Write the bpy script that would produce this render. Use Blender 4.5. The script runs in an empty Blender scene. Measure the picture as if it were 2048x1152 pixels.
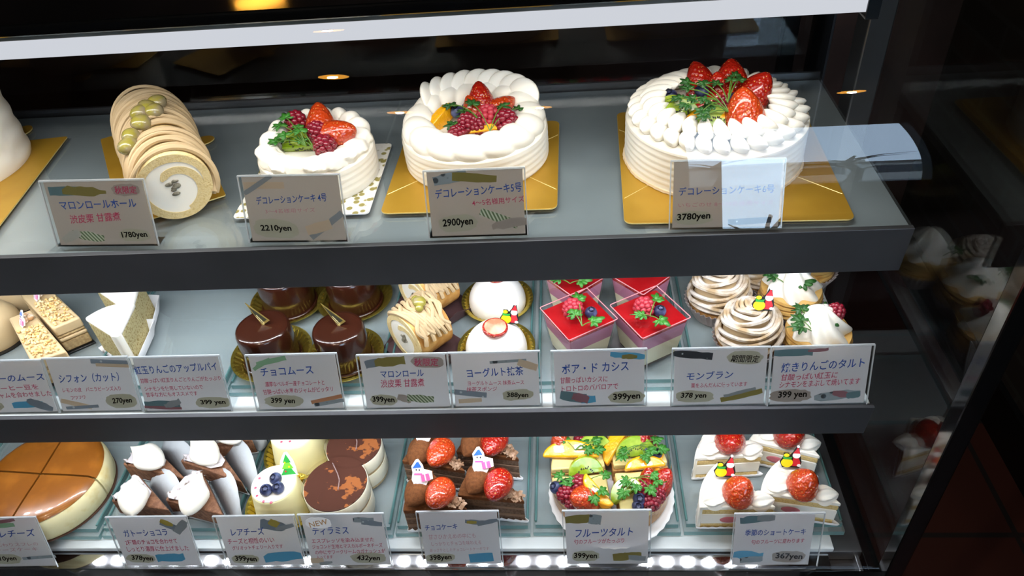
import bpy, math, random
from mathutils import Vector, Matrix, Euler
random.seed(7)
PI = math.pi
S = bpy.context.scene
COL = S.collection

# ------------------------------------------------------------------ camera
YAW, PITCH, ROLL, F = -0.106284, 0.697045, 0.096088, 1500.0
CAMZ = 0.414                       # metres above the top shelf; z = 0 is the top shelf's surface
_cy, _sy, _cp, _sp = math.cos(YAW), math.sin(YAW), math.cos(PITCH), math.sin(PITCH)
_f = Vector((_sy*_cp, _cy*_cp, -_sp)); _r = Vector((_cy, -_sy, 0)); _d = _f.cross(_r)
CR = math.cos(ROLL)*_r + math.sin(ROLL)*_d
CD = -math.sin(ROLL)*_r + math.cos(ROLL)*_d
CO = Vector((0, 0, CAMZ))
cam_data = bpy.data.cameras.new('camera'); cam = bpy.data.objects.new('camera', cam_data); COL.objects.link(cam)
cam_data.sensor_width = 36.0; cam_data.lens = F/2048*36.0; cam_data.clip_start = 0.01; cam_data.clip_end = 200
cam.matrix_world = Matrix(((CR.x, -CD.x, -_f.x, CO.x), (CR.y, -CD.y, -_f.y, CO.y), (CR.z, -CD.z, -_f.z, CO.z), (0, 0, 0, 1)))
S.camera = cam
def ray(px, py): return (px-1024)/F*CR + (py-576)/F*CD + _f
def P(px, py, z=0.0):              # a point of the photograph, on the horizontal plane z
    d = ray(px, py); return CO + d*((z-CAMZ)/d.z)
def PY(px, py, y):
    d = ray(px, py); return CO + d*(y/d.y)
def DIAM(l, r, y, z): return (P(l, y, z)-P(r, y, z)).length

# ------------------------------------------------------------------ world, exposure
S.view_settings.view_transform = 'Standard'; S.view_settings.look = 'None'
S.view_settings.gamma = 1.0; S.view_settings.use_curve_mapping = False
S.view_settings.exposure = 0.0
W = bpy.data.worlds.new('sky'); S.world = W; W.use_nodes = True
bg = W.node_tree.nodes['Background']; bg.inputs[0].default_value = (0.55, 0.75, 1.0, 1); bg.inputs[1].default_value = 10.0
LED_POWER = 200.0                   # radiance of the LED modules under the shelf lips
SPOT_WATTS = 32.0                  # each ceiling downlight
TUBE_WATTS = 1.6                   # strip lamp over the top shelf
def area(name, loc, rot, sx, sy, watts, col=(1, 1, 1)):
    l = bpy.data.lights.new(name, 'AREA'); l.shape = 'RECTANGLE'; l.size = sx; l.size_y = sy; l.energy = watts; l.color = col
    o = bpy.data.objects.new(name, l); o.location = loc; o.rotation_euler = rot; COL.objects.link(o); return o
area('strip_lamp_light', (-0.27, 0.615, 0.177), (math.radians(-4), 0, 0), 1.0, 0.02, TUBE_WATTS, (1, 0.97, 0.93))

# ------------------------------------------------------------------ shelves (heights of the surfaces)
Z1, Z2, Z3 = 0.0, -0.205, -0.425
T2, T3 = -0.193, -0.408            # tops of the glass trays
XL, XR = -1.0, 0.305               # shelf ends
XE = 0.345                         # end glass
YG = 0.462                         # front glass

# ------------------------------------------------------------------ materials
def hexc(h):
    h = h.lstrip('#'); o = []
    for i in (0, 2, 4):
        c = int(h[i:i+2], 16)/255; o.append(c/12.92 if c <= 0.04045 else ((c+0.055)/1.055)**2.4)
    return (*o, 1)
MATS = {}
def mat(name, col, rough=0.5, metal=0.0, spec=0.5, sss=0.0, coat=0.0, noise=None, bump=None, emit=None, sheen=0.0):
    """noise = (scale, colour2, low, high): colour blended by noise; bump = (scale, strength)."""
    if name in MATS: return MATS[name]
    m = bpy.data.materials.new(name); m.use_nodes = True; nt = m.node_tree; b = nt.nodes['Principled BSDF']
    c = hexc(col) if isinstance(col, str) else (*col, 1) if len(col) == 3 else col
    b.inputs['Base Color'].default_value = c; b.inputs['Roughness'].default_value = rough; b.inputs['Metallic'].default_value = metal
    b.inputs['Specular IOR Level'].default_value = spec
    if sss: b.inputs['Subsurface Weight'].default_value = sss; b.inputs['Subsurface Radius'].default_value = (0.006, 0.005, 0.004)
    if coat: b.inputs['Coat Weight'].default_value = coat; b.inputs['Coat Roughness'].default_value = 0.06
    if noise or bump:
        tc = nt.nodes.new('ShaderNodeTexCoord')
    if noise:
        n = nt.nodes.new('ShaderNodeTexNoise'); n.inputs['Scale'].default_value = noise[0]; n.inputs['Detail'].default_value = 4
        nt.links.new(tc.outputs['Object'], n.inputs['Vector'])
        r = nt.nodes.new('ShaderNodeMapRange'); r.inputs['From Min'].default_value = noise[2]; r.inputs['From Max'].default_value = noise[3]
        nt.links.new(n.outputs['Fac'], r.inputs['Value'])
        x = nt.nodes.new('ShaderNodeMix'); x.data_type = 'RGBA'; x.inputs['A'].default_value = c; x.inputs['B'].default_value = hexc(noise[1])
        nt.links.new(r.outputs['Result'], x.inputs['Factor']); nt.links.new(x.outputs['Result'], b.inputs['Base Color'])
    if bump:
        n2 = nt.nodes.new('ShaderNodeTexNoise'); n2.inputs['Scale'].default_value = bump[0]; n2.inputs['Detail'].default_value = 3
        nt.links.new(tc.outputs['Object'], n2.inputs['Vector'])
        bn = nt.nodes.new('ShaderNodeBump'); bn.inputs['Strength'].default_value = bump[1]; bn.inputs['Distance'].default_value = 0.002
        nt.links.new(n2.outputs['Fac'], bn.inputs['Height']); nt.links.new(bn.outputs['Normal'], b.inputs['Normal'])
    if emit: b.inputs['Emission Color'].default_value = hexc(emit[0]); b.inputs['Emission Strength'].default_value = emit[1]
    MATS[name] = m; return m
def emat(name, col, s):
    if name in MATS: return MATS[name]
    m = bpy.data.materials.new(name); m.use_nodes = True; nt = m.node_tree; nt.nodes.remove(nt.nodes['Principled BSDF'])
    e = nt.nodes.new('ShaderNodeEmission'); e.inputs[0].default_value = hexc(col); e.inputs[1].default_value = s
    nt.links.new(e.outputs[0], nt.nodes['Material Output'].inputs[0]); MATS[name] = m; return m
def clear(name, tint=(1, 1, 1), ior=1.5, rough=0.0, body=None, amount=0.0, refl=1.0):
    """thin clear sheet: lets light straight through and mirrors by its angle; body/amount adds a diffuse milky share."""
    if name in MATS: return MATS[name]
    m = bpy.data.materials.new(name); m.use_nodes = True; nt = m.node_tree; nt.nodes.remove(nt.nodes['Principled BSDF'])
    t = nt.nodes.new('ShaderNodeBsdfTransparent'); t.inputs[0].default_value = (*tint, 1)
    g = nt.nodes.new('ShaderNodeBsdfGlossy'); g.inputs['Roughness'].default_value = rough
    g.inputs[0].default_value = (refl, refl, refl, 1)
    f = nt.nodes.new('ShaderNodeFresnel')
    ge = nt.nodes.new('ShaderNodeNewGeometry'); mr = nt.nodes.new('ShaderNodeMapRange')     # same mirror share from both faces
    mr.inputs['To Min'].default_value = ior; mr.inputs['To Max'].default_value = 1/ior
    nt.links.new(ge.outputs['Backfacing'], mr.inputs['Value']); nt.links.new(mr.outputs['Result'], f.inputs[0])
    mx = nt.nodes.new('ShaderNodeMixShader'); nt.links.new(f.outputs[0], mx.inputs[0])
    last = t.outputs[0]
    if body:
        d = nt.nodes.new('ShaderNodeBsdfDiffuse'); d.inputs[0].default_value = hexc(body)
        m2 = nt.nodes.new('ShaderNodeMixShader'); m2.inputs[0].default_value = amount
        nt.links.new(t.outputs[0], m2.inputs[1]); nt.links.new(d.outputs[0], m2.inputs[2]); last = m2.outputs[0]
    nt.links.new(last, mx.inputs[1]); nt.links.new(g.outputs[0], mx.inputs[2])
    nt.links.new(mx.outputs[0], nt.nodes['Material Output'].inputs[0]); MATS[name] = m; return m
def paper_mat(name, col, trans=0.45):
    if name in MATS: return MATS[name]
    m = bpy.data.materials.new(name); m.use_nodes = True; nt = m.node_tree; nt.nodes.remove(nt.nodes['Principled BSDF'])
    cc = hexc(col)
    if name.startswith('tape_'): cc = tuple(x**0.72 for x in cc[:3])+(1,)      # lightened colour stands in for backlight that the stacked sheets block
    d = nt.nodes.new('ShaderNodeBsdfDiffuse'); d.inputs[0].default_value = cc
    t = nt.nodes.new('ShaderNodeBsdfTranslucent'); t.inputs[0].default_value = cc
    mx = nt.nodes.new('ShaderNodeMixShader'); mx.inputs[0].default_value = trans
    nt.links.new(d.outputs[0], mx.inputs[1]); nt.links.new(t.outputs[0], mx.inputs[2])
    nt.links.new(mx.outputs[0], nt.nodes['Material Output'].inputs[0]); MATS[name] = m; return m
def pattern(name, base, spot, scale, size, rough=0.5, coat=0.0, bumps=0.0, metal=0.0, kind='VORONOI', axis=(1, 0, 0), sss=0.0):
    """spots (voronoi cells' middles) or stripes (wave) of a second colour."""
    if name in MATS: return MATS[name]
    m = mat(name, base, rough, metal, coat=coat, sss=sss); nt = m.node_tree; b = nt.nodes['Principled BSDF']
    tc = nt.nodes.new('ShaderNodeTexCoord')
    x = nt.nodes.new('ShaderNodeMix'); x.data_type = 'RGBA'; x.inputs['A'].default_value = hexc(spot); x.inputs['B'].default_value = hexc(base)
    if kind == 'VORONOI':
        v = nt.nodes.new('ShaderNodeTexVoronoi'); v.inputs['Scale'].default_value = scale; nt.links.new(tc.outputs['Object'], v.inputs['Vector'])
        src = v.outputs['Distance']
    else:
        v = nt.nodes.new('ShaderNodeTexWave'); v.inputs['Scale'].default_value = scale; v.bands_direction = kind
        nt.links.new(tc.outputs['Object'], v.inputs['Vector']); src = v.outputs['Fac']
    r = nt.nodes.new('ShaderNodeMapRange'); r.inputs['From Min'].default_value = size; r.inputs['From Max'].default_value = size*1.35
    nt.links.new(src, r.inputs['Value']); nt.links.new(r.outputs['Result'], x.inputs['Factor']); nt.links.new(x.outputs['Result'], b.inputs['Base Color'])
    if bumps:
        bn = nt.nodes.new('ShaderNodeBump'); bn.inputs['Strength'].default_value = bumps; bn.inputs['Distance'].default_value = 0.002
        nt.links.new(src, bn.inputs['Height']); nt.links.new(bn.outputs['Normal'], b.inputs['Normal'])
    return m

CREAM = mat('whipped_cream', '#f0ece1', 0.45, sss=0.25, spec=0.3)
CREAMY = mat('ivory_cream', '#f1ebd2', 0.5, sss=0.25, spec=0.3)
WHITE = mat('matt_white_mousse', '#f3f1ec', 0.6, sss=0.2, spec=0.25, bump=(900, 0.15))
SPONGE = mat('yellow_sponge', '#dcc48a', 0.9, spec=0.1, noise=(500, '#c2a468', 0.45, 0.7), bump=(700, 0.5))
CHIFFON = mat('speckled_chiffon', '#b9ad80', 0.9, spec=0.1, noise=(420, '#8a7748', 0.5, 0.66), bump=(600, 0.4))
ROLLSP = mat('roll_sponge', '#d9c492', 0.9, spec=0.1, noise=(450, '#c6aa70', 0.5, 0.75), bump=(600, 0.4))
BROWNSP = mat('golden_brown_sponge', '#bb8645', 0.7, spec=0.2, noise=(60, '#d6aa66', 0.4, 0.65))
CHESTNUT = mat('chestnut_cream', '#bea681', 0.55, sss=0.15, spec=0.25)
SUGARED = mat('sugared_chestnut_cream', '#a8906f', 0.8, spec=0.15, noise=(60, '#dbd2c8', 0.38, 0.62))
NUTJELLY = mat('glazed_chestnut', '#8f8638', 0.25, coat=0.4, sss=0.2, noise=(60, '#8d8063', 0.42, 0.6))
DARKNUT = mat('dark_chestnut_bits', '#5b5547', 0.5, noise=(300, '#8b8676', 0.4, 0.6))
CHOC = mat('glazed_dark_chocolate', '#30150b', 0.2, coat=0.25)
COCOA = mat('cocoa_powder', '#6b4327', 0.9, spec=0.1, noise=(300, '#5a3720', 0.4, 0.65), bump=(500, 0.25))
COCOAP = mat('patchy_cocoa', '#43261c', 0.85, spec=0.15, noise=(42, '#87502a', 0.56, 0.58))
CHOCSP = mat('chocolate_sponge', '#6f5a4b', 0.9, spec=0.1, noise=(350, '#5b4738', 0.4, 0.6), bump=(500, 0.4))
CHOCCR = mat('chocolate_cream', '#7d6350', 0.7, spec=0.2)
DARKB = mat('dark_crust', '#3d2c22', 0.8, noise=(200, '#5c432f', 0.4, 0.65), bump=(300, 0.4))
BROWNIE = mat('moist_chocolate_cake', '#6b4630', 0.75, noise=(180, '#8b6146', 0.42, 0.66), bump=(260, 0.8))
SUGAR = mat('powder_sugar_crust', '#cbc5c8', 0.95, spec=0.1, noise=(130, '#75685f', 0.56, 0.7), bump=(220, 0.8))
FLAKE = mat('chocolate_flakes', '#8a6a50', 0.6, noise=(120, '#b0937a', 0.45, 0.6))
GOLD = mat('gold_card', '#c49a36', 0.42, metal=0.45, noise=(14, '#b3882a', 0.4, 0.7))
GOLDF = mat('gold_foil', '#c7b04c', 0.26, metal=0.9)
GOLDEDGE = mat('gold_card_edge', '#e7d28a', 0.4, metal=0.5)
DOILYB = pattern('gold_floral_board', '#ebe8e0', '#938a4e', 130, 0.36, 0.6)
PAPER = mat('white_paper', '#e9eaec', 0.8, spec=0.2)
GPAPER = mat('waxed_white_paper', '#b3b8bd', 0.6, spec=0.4, bump=(120, 0.2))
MAROON = mat('brown_wrap_paper', '#4a3234', 0.6)
BERRY = pattern('strawberry_skin', '#9c1a0c', '#d99a4a', 300, 0.15, 0.25, coat=0.7, bumps=0.7, sss=0.1)
BERRYO = pattern('pale_strawberry_skin', '#b33a12', '#e0a355', 300, 0.15, 0.25, coat=0.7, bumps=0.7, sss=0.1)
BERRYCUT = mat('strawberry_flesh', '#d9785a', 0.3, coat=0.5, noise=(45, '#ecc0a4', 0.42, 0.66))
RASP = mat('raspberry', '#7a1024', 0.3, coat=0.5, sss=0.15)
RASPP = mat('frosted_raspberry', '#a82c3a', 0.45, sss=0.15)
BLUE = mat('blueberry', '#232a4b', 0.45, noise=(110, '#5a668e', 0.48, 0.72))
BLUED = mat('blueberry_crown', '#141626', 0.7)
KIWI = mat('kiwi_flesh', '#7f9f1c', 0.25, coat=0.6, sss=0.2, noise=(80, '#a9bb48', 0.45, 0.72))
SEED = mat('kiwi_seed', '#1d1a12', 0.4)
ORANGE = mat('orange_flesh', '#f2ae12', 0.22, coat=0.8, sss=0.3, bump=(260, 0.5))
LEAF = mat('herb_leaf', '#2a6a1a', 0.5, noise=(90, '#418030', 0.4, 0.7))
LEAFD = mat('dark_herb_leaf', '#1d4a17', 0.5, noise=(90, '#2f6426', 0.4, 0.7))
STEM = mat('herb_stem', '#52772c', 0.5)
REDJ = mat('cassis_glaze', '#8f0d12', 0.14, coat=0.6, noise=(30, '#9c191d', 0.4, 0.6))
PURPLE = mat('cassis_mousse', '#b4738f', 0.4, sss=0.1)
BAVAR = mat('bavarois', '#e3ddbb', 0.45, sss=0.1)
CHEESETOP = mat('baked_golden_top', '#7c4812', 0.3, coat=0.4, noise=(28, '#965c1d', 0.45, 0.7))
CHEESE = mat('cheese_side', '#e9dfae', 0.6, sss=0.2, noise=(60, '#d9c481', 0.5, 0.75))
RARE = mat('rare_cheese_mousse', '#efe7b4', 0.45, sss=0.15)
PINK = mat('pink_drop', '#c24a66', 0.35)
COFFEE = mat('coffee_mousse', '#cdb48a', 0.5, sss=0.1)
COFFEES = mat('coffee_sponge', '#a98d62', 0.8, noise=(300, '#c4aa7c', 0.4, 0.6))
NUTS = mat('chopped_nuts', '#d7b06c', 0.5, noise=(150, '#f0d9a8', 0.4, 0.65))
APPLE = mat('baked_apple', '#d3aa62', 0.4, coat=0.3, noise=(60, '#b27a34', 0.5, 0.75))
PASTRY = mat('tart_pastry', '#b98a4e', 0.8, noise=(200, '#9a6a34', 0.45, 0.65), bump=(300, 0.4))
PLEAT = mat('pleated_paper_cup', '#a59a98', 0.7)
ACRYL = clear('clear_acrylic', (0.97, 0.98, 0.98), 1.49)
ACREDGE = clear('acrylic_cut_edge', (0.8, 0.83, 0.85), 1.49, 0.1, '#e8edf0', 0.45)
FILM = clear('clear_film', (0.97, 0.97, 0.97), 1.45, 0.03, refl=0.8)
CUP = clear('clear_plastic_cup', (0.96, 0.96, 0.97), 1.49, 0.02)
GLASS = clear('clear_glass', (0.95, 0.97, 0.96), 1.5)
FRONTG = clear('front_glass_sheet', (0.97, 0.98, 0.975), 1.5)
TRAYG = clear('tray_glass', (0.925, 0.96, 0.965), 1.5, 0.02, '#c6d3d6', 0.28)
TRAYE = clear('tray_glass_edge', (0.55, 0.72, 0.71), 1.5, 0.1, '#6f9c9c', 0.55)
STEEL = mat('brushed_steel', '#85878b', 0.36, metal=0.85, noise=(5, '#75777b', 0.4, 0.6))
STEELD = mat('dark_brushed_steel', '#5d5e62', 0.35, metal=0.8, noise=(5, '#525357', 0.4, 0.6))
SHELF = mat('grey_shelf_steel', '#a4adb3', 0.32, metal=0.3, noise=(6, '#99a2a8', 0.4, 0.6))
SHELFW = mat('pale_shelf_steel', '#d3dadc', 0.35, metal=0.1)
MIRROR = mat('polished_steel', '#b9babc', 0.05, metal=1.0)
BLACK = mat('gloss_black', '#08090a', 0.12, coat=0.4)
MBLACK = mat('satin_black', '#0b0c0e', 0.45)
LED = emat('led_module', '#f4f8ff', LED_POWER)
LAMPW = emat('lamp_cover', '#e4e7f0', 0.86)
WARM = emat('warm_downlight', '#ffb040', 16.0)
CARD = paper_mat('card_paper', '#efedef', 0.5)
CARDB = paper_mat('warm_lit_card_paper', '#d8d0c8', 0.5)  # upper shelf cards: warm downlight tint put into the paper colour
INKB = mat('blue_pen', '#3a5aa6', 0.8, spec=0.1)
INKR = mat('red_pen', '#c2476a', 0.8, spec=0.1)
INKF = mat('faded_red_pen', '#d08d9c', 0.8, spec=0.1)
INKK = mat('black_pen', '#101010', 0.7, spec=0.1)
INKG = mat('golden_pen', '#b08a5e', 0.7, spec=0.1)
TAPE = {}
for k, c in dict(olive='#85783a', khaki='#bdbaa2', navy='#5a6574', sky='#4da3cc', green='#86b58a', peach='#d8bfa0', grey='#8f969b', red='#8f5a62',
                 teal='#5b7c85', ochre='#b39a3c', brown='#a89a90', slate='#76828f', orange='#c6845c', pale='#bdbcb2').items():
    TAPE[k] = paper_mat('tape_'+k, c, 0.4)
TAPE['stripe'] = pattern('tape_green_stripe', '#c0c7b0', '#5f7355', 150, 0.45, 0.8, kind='DIAGONAL')
TAPE['dots'] = pattern('tape_black_dots', '#2c3036', '#c8cacc', 160, 0.12, 0.8)
TAPE['bluedots'] = pattern('tape_blue_dots', '#7d8894', '#b5bcc4', 170, 0.2, 0.8)
TAPE['print'] = pattern('tape_dark_print', '#8d979d', '#3b444c', 130, 0.3, 0.8)

# ------------------------------------------------------------------ mesh helpers
class MB:
    def __init__(s): s.v = []; s.f = []; s.m = []
    def add(s, vs, fs, mi=0, M=None):
        o = len(s.v)
        s.v += [tuple(M @ Vector(v)) for v in vs] if M is not None else [tuple(v) for v in vs]
        s.f += [tuple(i+o for i in f) for f in fs]; s.m += [mi]*len(fs); return s
    def box(s, a, b, mi=0, M=None):
        (x0, y0, z0), (x1, y1, z1) = a, b
        return s.add([(x0, y0, z0), (x1, y0, z0), (x1, y1, z0), (x0, y1, z0), (x0, y0, z1), (x1, y0, z1), (x1, y1, z1), (x0, y1, z1)],
                     [(3, 2, 1, 0), (4, 5, 6, 7), (0, 1, 5, 4), (1, 2, 6, 5), (2, 3, 7, 6), (3, 0, 4, 7)], mi, M)
    def prism(s, poly, z0, z1, mi=0, ms=None, M=None, zt=None):
        n = len(poly)
        if sum(poly[i][0]*poly[(i+1) % n][1]-poly[(i+1) % n][0]*poly[i][1] for i in range(n)) < 0: poly = poly[::-1]
        vs = [(p[0], p[1], z0) for p in poly]+[(p[0], p[1], z1) for p in (zt or poly)]
        s.add(vs, [tuple(range(n, 2*n)), tuple(range(n-1, -1, -1))], mi, M)
        o = len(s.v)-2*n; fs = [(o+i, o+(i+1) % n, o+n+(i+1) % n, o+n+i) for i in range(n)]
        s.f += fs; s.m += [mi if ms is None else ms]*n; return s
    def lathe(s, prof, n=40, mi=0, M=None, rad=None, cap=True):
        vs = []; fs = []
        for (r, z) in prof:
            for j in range(n):
                t = 2*PI*j/n; rr = rad(t, r, z) if rad else r
                vs.append((rr*math.cos(t), rr*math.sin(t), z))
        for i in range(len(prof)-1):
            for j in range(n):
                k = (j+1) % n; fs.append((i*n+j, i*n+k, (i+1)*n+k, (i+1)*n+j))
        if cap:
            if prof[0][0] > 1e-6: fs.append(tuple(range(n-1, -1, -1)))
            if prof[-1][0] > 1e-6: fs.append(tuple(range((len(prof)-1)*n, len(prof)*n)))
        return s.add(vs, fs, mi, M)
    def ell(s, c, r, rot=None, n=14, m=9, mi=0, fn=None):
        M = Matrix.Translation(c) @ ((rot if isinstance(rot, Matrix) else Euler(rot).to_matrix()).to_4x4() if rot is not None else Matrix())
        vs = [(0, 0, -r[2])]; fs = []
        for i in range(1, m):
            a = -PI/2+PI*i/m
            for j in range(n):
                t = 2*PI*j/n; vs.append((r[0]*math.cos(a)*math.cos(t), r[1]*math.cos(a)*math.sin(t), r[2]*math.sin(a)))
        vs.append((0, 0, r[2])); L = len(vs)-1
        if fn: vs = [fn(*v) for v in vs]
        for j in range(n):
            k = (j+1) % n; fs.append((0, 1+k, 1+j)); fs.append((L, L-n+j, L-n+k))
            for i in range(m-2): fs.append((1+i*n+j, 1+i*n+k, 1+(i+1)*n+k, 1+(i+1)*n+j))
        return s.add(vs, fs, mi, M)
    def tube(s, pts, r, n=6, mi=0, closed=False, M=None):
        pts = [Vector(p) for p in pts]; L = len(pts); vs = []; fs = []
        rs = r if isinstance(r, (list, tuple)) else [r]*L
        up = None
        for i in range(L):
            a = pts[i-1] if i else (pts[-1] if closed else pts[0]); b = pts[(i+1) % L] if (i < L-1 or closed) else pts[-1]
            t = (b-a).normalized() if (b-a).length > 0 else Vector((0, 0, 1))
            if up is None: up = Vector((0, 0, 1)) if abs(t.z) < 0.9 else Vector((1, 0, 0))
            x = t.cross(up); x = x.normalized() if x.length > 1e-6 else t.orthogonal().normalized()
            y = x.cross(t).normalized(); up = y
            for j in range(n):
                q = 2*PI*j/n; vs.append(tuple(pts[i]+rs[i]*(math.cos(q)*x+math.sin(q)*y)))
        for i in range(L if closed else L-1):
            for j in range(n):
                k = (j+1) % n; i2 = (i+1) % L; fs.append((i*n+j, i*n+k, i2*n+k, i2*n+j))
        if not closed: fs += [tuple(range(n)), tuple(range(L*n-1, (L-1)*n-1, -1))]
        return s.add(vs, fs, mi, M)
    def torus(s, R, r, n=96, m=14, mi=0, fn=None, M=None):
        """fn(t, p) -> (ring radius, tube radius, height factor)"""
        vs = []; fs = []
        for i in range(n):
            t = 2*PI*i/n
            for j in range(m):
                p = 2*PI*j/m; Rr, rr, h = fn(t, p) if fn else (R, r, 1)
                q = Rr+rr*math.cos(p); vs.append((q*math.cos(t), q*math.sin(t), h*rr*math.sin(p)))
        for i in range(n):
            for j in range(m):
                a, b = (i+1) % n, (j+1) % m; fs.append((i*m+j, a*m+j, a*m+b, i*m+b))
        return s.add(vs, fs, mi, M)
def obj(name, mb, mats, parent=None, loc=(0, 0, 0), rot=(0, 0, 0), smooth=True, bevel=0.0, segs=2, sub=0, solid=0.0):
    me = bpy.data.meshes.new(name); me.from_pydata(mb.v, [], mb.f)
    for m in (mats if isinstance(mats, (list, tuple)) else [mats]): me.materials.append(m)
    for p, mi in zip(me.polygons, mb.m): p.material_index = mi; p.use_smooth = smooth
    me.update()
    o = bpy.data.objects.new(name, me); COL.objects.link(o)
    o.location = loc
    if isinstance(rot, Matrix): o.rotation_euler = rot.to_euler()
    else: o.rotation_euler = rot
    if parent is not None: o.parent = parent
    if solid: d = o.modifiers.new('thick', 'SOLIDIFY'); d.thickness = solid; d.offset = 0
    if bevel:
        b = o.modifiers.new('bevel', 'BEVEL'); b.width = bevel; b.segments = segs; b.limit_method = 'ANGLE'; b.angle_limit = math.radians(40)
    if sub: d = o.modifiers.new('sub', 'SUBSURF'); d.levels = sub; d.render_levels = sub
    if smooth and (bevel or True):
        try: me.set_sharp_from_angle(angle=math.radians(45))
        except Exception: pass
    return o
def tag(o, label, cat, group=None, kind=None):
    o['label'] = label; o['category'] = cat
    if group: o['group'] = group
    if kind: o['kind'] = kind
    return o
def thing(name, label, cat, loc=(0, 0, 0), rz=0.0, group=None):
    o = bpy.data.objects.new(name, None); COL.objects.link(o); o.location = loc; o.rotation_euler = (0, 0, rz); o.empty_display_size = 0.02
    return tag(o, label, cat, group)
def struct(name, mb, mats, **k):
    o = obj(name, mb, mats, smooth=False, **k); o['kind'] = 'structure'; return o
def circle(r, n=32, c=(0, 0), a0=0.0): return [(c[0]+r*math.cos(a0+2*PI*i/n), c[1]+r*math.sin(a0+2*PI*i/n)) for i in range(n)]
def aim(d, roll=0.0):              # rotation whose local +Z points along d
    return Vector(d).to_track_quat('Z', 'Y').to_matrix() @ Euler((0, 0, roll)).to_matrix()
def lerp(a, b, t): return a+(b-a)*t

exec_order = 'setting'
# ------------------------------------------------------------------ the shop round the case
FLOORZ, CEILZ = -1.05, 1.75
m = mat('terracotta_tile', '#7d4330', 0.75, spec=0.2, noise=(3, '#5e3023', 0.4, 0.65)); nt = m.node_tree
bt = nt.nodes.new('ShaderNodeTexBrick'); tc = nt.nodes.new('ShaderNodeTexCoord'); nt.links.new(tc.outputs['Object'], bt.inputs['Vector'])
bt.offset = 0.0; bt.inputs['Color1'].default_value = hexc('#3d1c12'); bt.inputs['Color2'].default_value = hexc('#34170f'); bt.inputs['Mortar'].default_value = hexc('#1c1613')
bt.inputs['Scale'].default_value = 1.0; bt.inputs['Mortar Size'].default_value = 0.006; bt.inputs['Brick Width'].default_value = 0.30; bt.inputs['Row Height'].default_value = 0.30
nt.links.new(bt.outputs['Color'], nt.nodes['Principled BSDF'].inputs['Base Color'])
TILE = m
m = mat('dark_brick', '#2a1d16', 0.8); nt = m.node_tree
bt = nt.nodes.new('ShaderNodeTexBrick'); tc = nt.nodes.new('ShaderNodeTexCoord'); mp = nt.nodes.new('ShaderNodeMapping')
mp.inputs['Rotation'].default_value = (PI/2, 0, PI/2); nt.links.new(tc.outputs['Object'], mp.inputs['Vector'])
sx = nt.nodes.new('ShaderNodeSeparateXYZ'); cx = nt.nodes.new('ShaderNodeCombineXYZ'); nt.links.new(tc.outputs['Object'], sx.inputs[0])
nt.links.new(sx.outputs['Y'], cx.inputs['X']); nt.links.new(sx.outputs['Z'], cx.inputs['Y']); nt.links.new(cx.outputs[0], bt.inputs['Vector'])
bt.inputs['Color1'].default_value = hexc('#2a1d16'); bt.inputs['Color2'].default_value = hexc('#1f1610'); bt.inputs['Mortar'].default_value = hexc('#2c2824')
bt.inputs['Scale'].default_value = 1.0; bt.inputs['Mortar Size'].default_value = 0.006; bt.inputs['Brick Width'].default_value = 0.21; bt.inputs['Row Height'].default_value = 0.07
nt.links.new(bt.outputs['Color'], nt.nodes['Principled BSDF'].inputs['Base Color'])
BRICK = m
DARKWOOD = mat('dark_brown_panel', '#43302a', 0.5, noise=(4, '#33231d', 0.4, 0.6))
PLASTER = mat('dark_plaster', '#26282a', 0.9)
struct('floor', MB().box((-3, -2.6, FLOORZ-0.1), (3.5, 3.0, FLOORZ)), TILE)
struct('ceiling', MB().box((-3, -2.7, CEILZ), (3.5, 3.0, CEILZ+0.1)), PLASTER)
struct('wall_right', MB().box((0.97, -0.4, FLOORZ), (1.12, 3.0, CEILZ)), BRICK)
struct('wall_left', MB().box((-3.1, -2.6, FLOORZ), (-3.0, 3.0, CEILZ)), PLASTER)
struct('wall_back', MB().box((-3, 1.9, FLOORZ), (0.97, 2.0, CEILZ)), DARKWOOD)
struct('baseboard_right', MB().box((0.955, -0.4, FLOORZ), (0.97, 1.9, FLOORZ+0.12)), MBLACK)

# ------------------------------------------------------------------ display case (one thing, its fixed parts as children)
case = thing('display_case', 'black framed refrigerated glass display case holding all the cakes', 'display case', (0, 0, FLOORZ))
def part(name, mb, mats, parent=case, **k):
    """a part given in world coordinates under a parent whose own place is only a translation"""
    o = obj(name, mb, mats, parent, **k); p = parent; off = Vector((0, 0, 0))
    while p is not None: off += p.location; p = p.parent
    o.location = -off; return o
SHX0, SHX1 = XL, XR
# base cabinet, well below the deck, and the black frame that edges the front glass
part('base_cabinet', MB().box((XL, YG+0.004, FLOORZ), (XE, 0.90, -0.449)), STEELD, bevel=0.002, smooth=False)
b = MB().box((XL, YG-0.014, -0.452), (XE+0.006, YG+0.010, -0.428))
part('bottom_frame', b, BLACK, bevel=0.002, smooth=False)
part('frame_trim', MB().box((XL, YG-0.0175, -0.4445), (XE+0.004, YG-0.0142, -0.4395)), MIRROR, smooth=False)
part('lower_sill', MB().box((XL, YG-0.030, -0.49), (XE+0.006, YG+0.003, -0.453)), STEELD, bevel=0.002, smooth=False)
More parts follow.
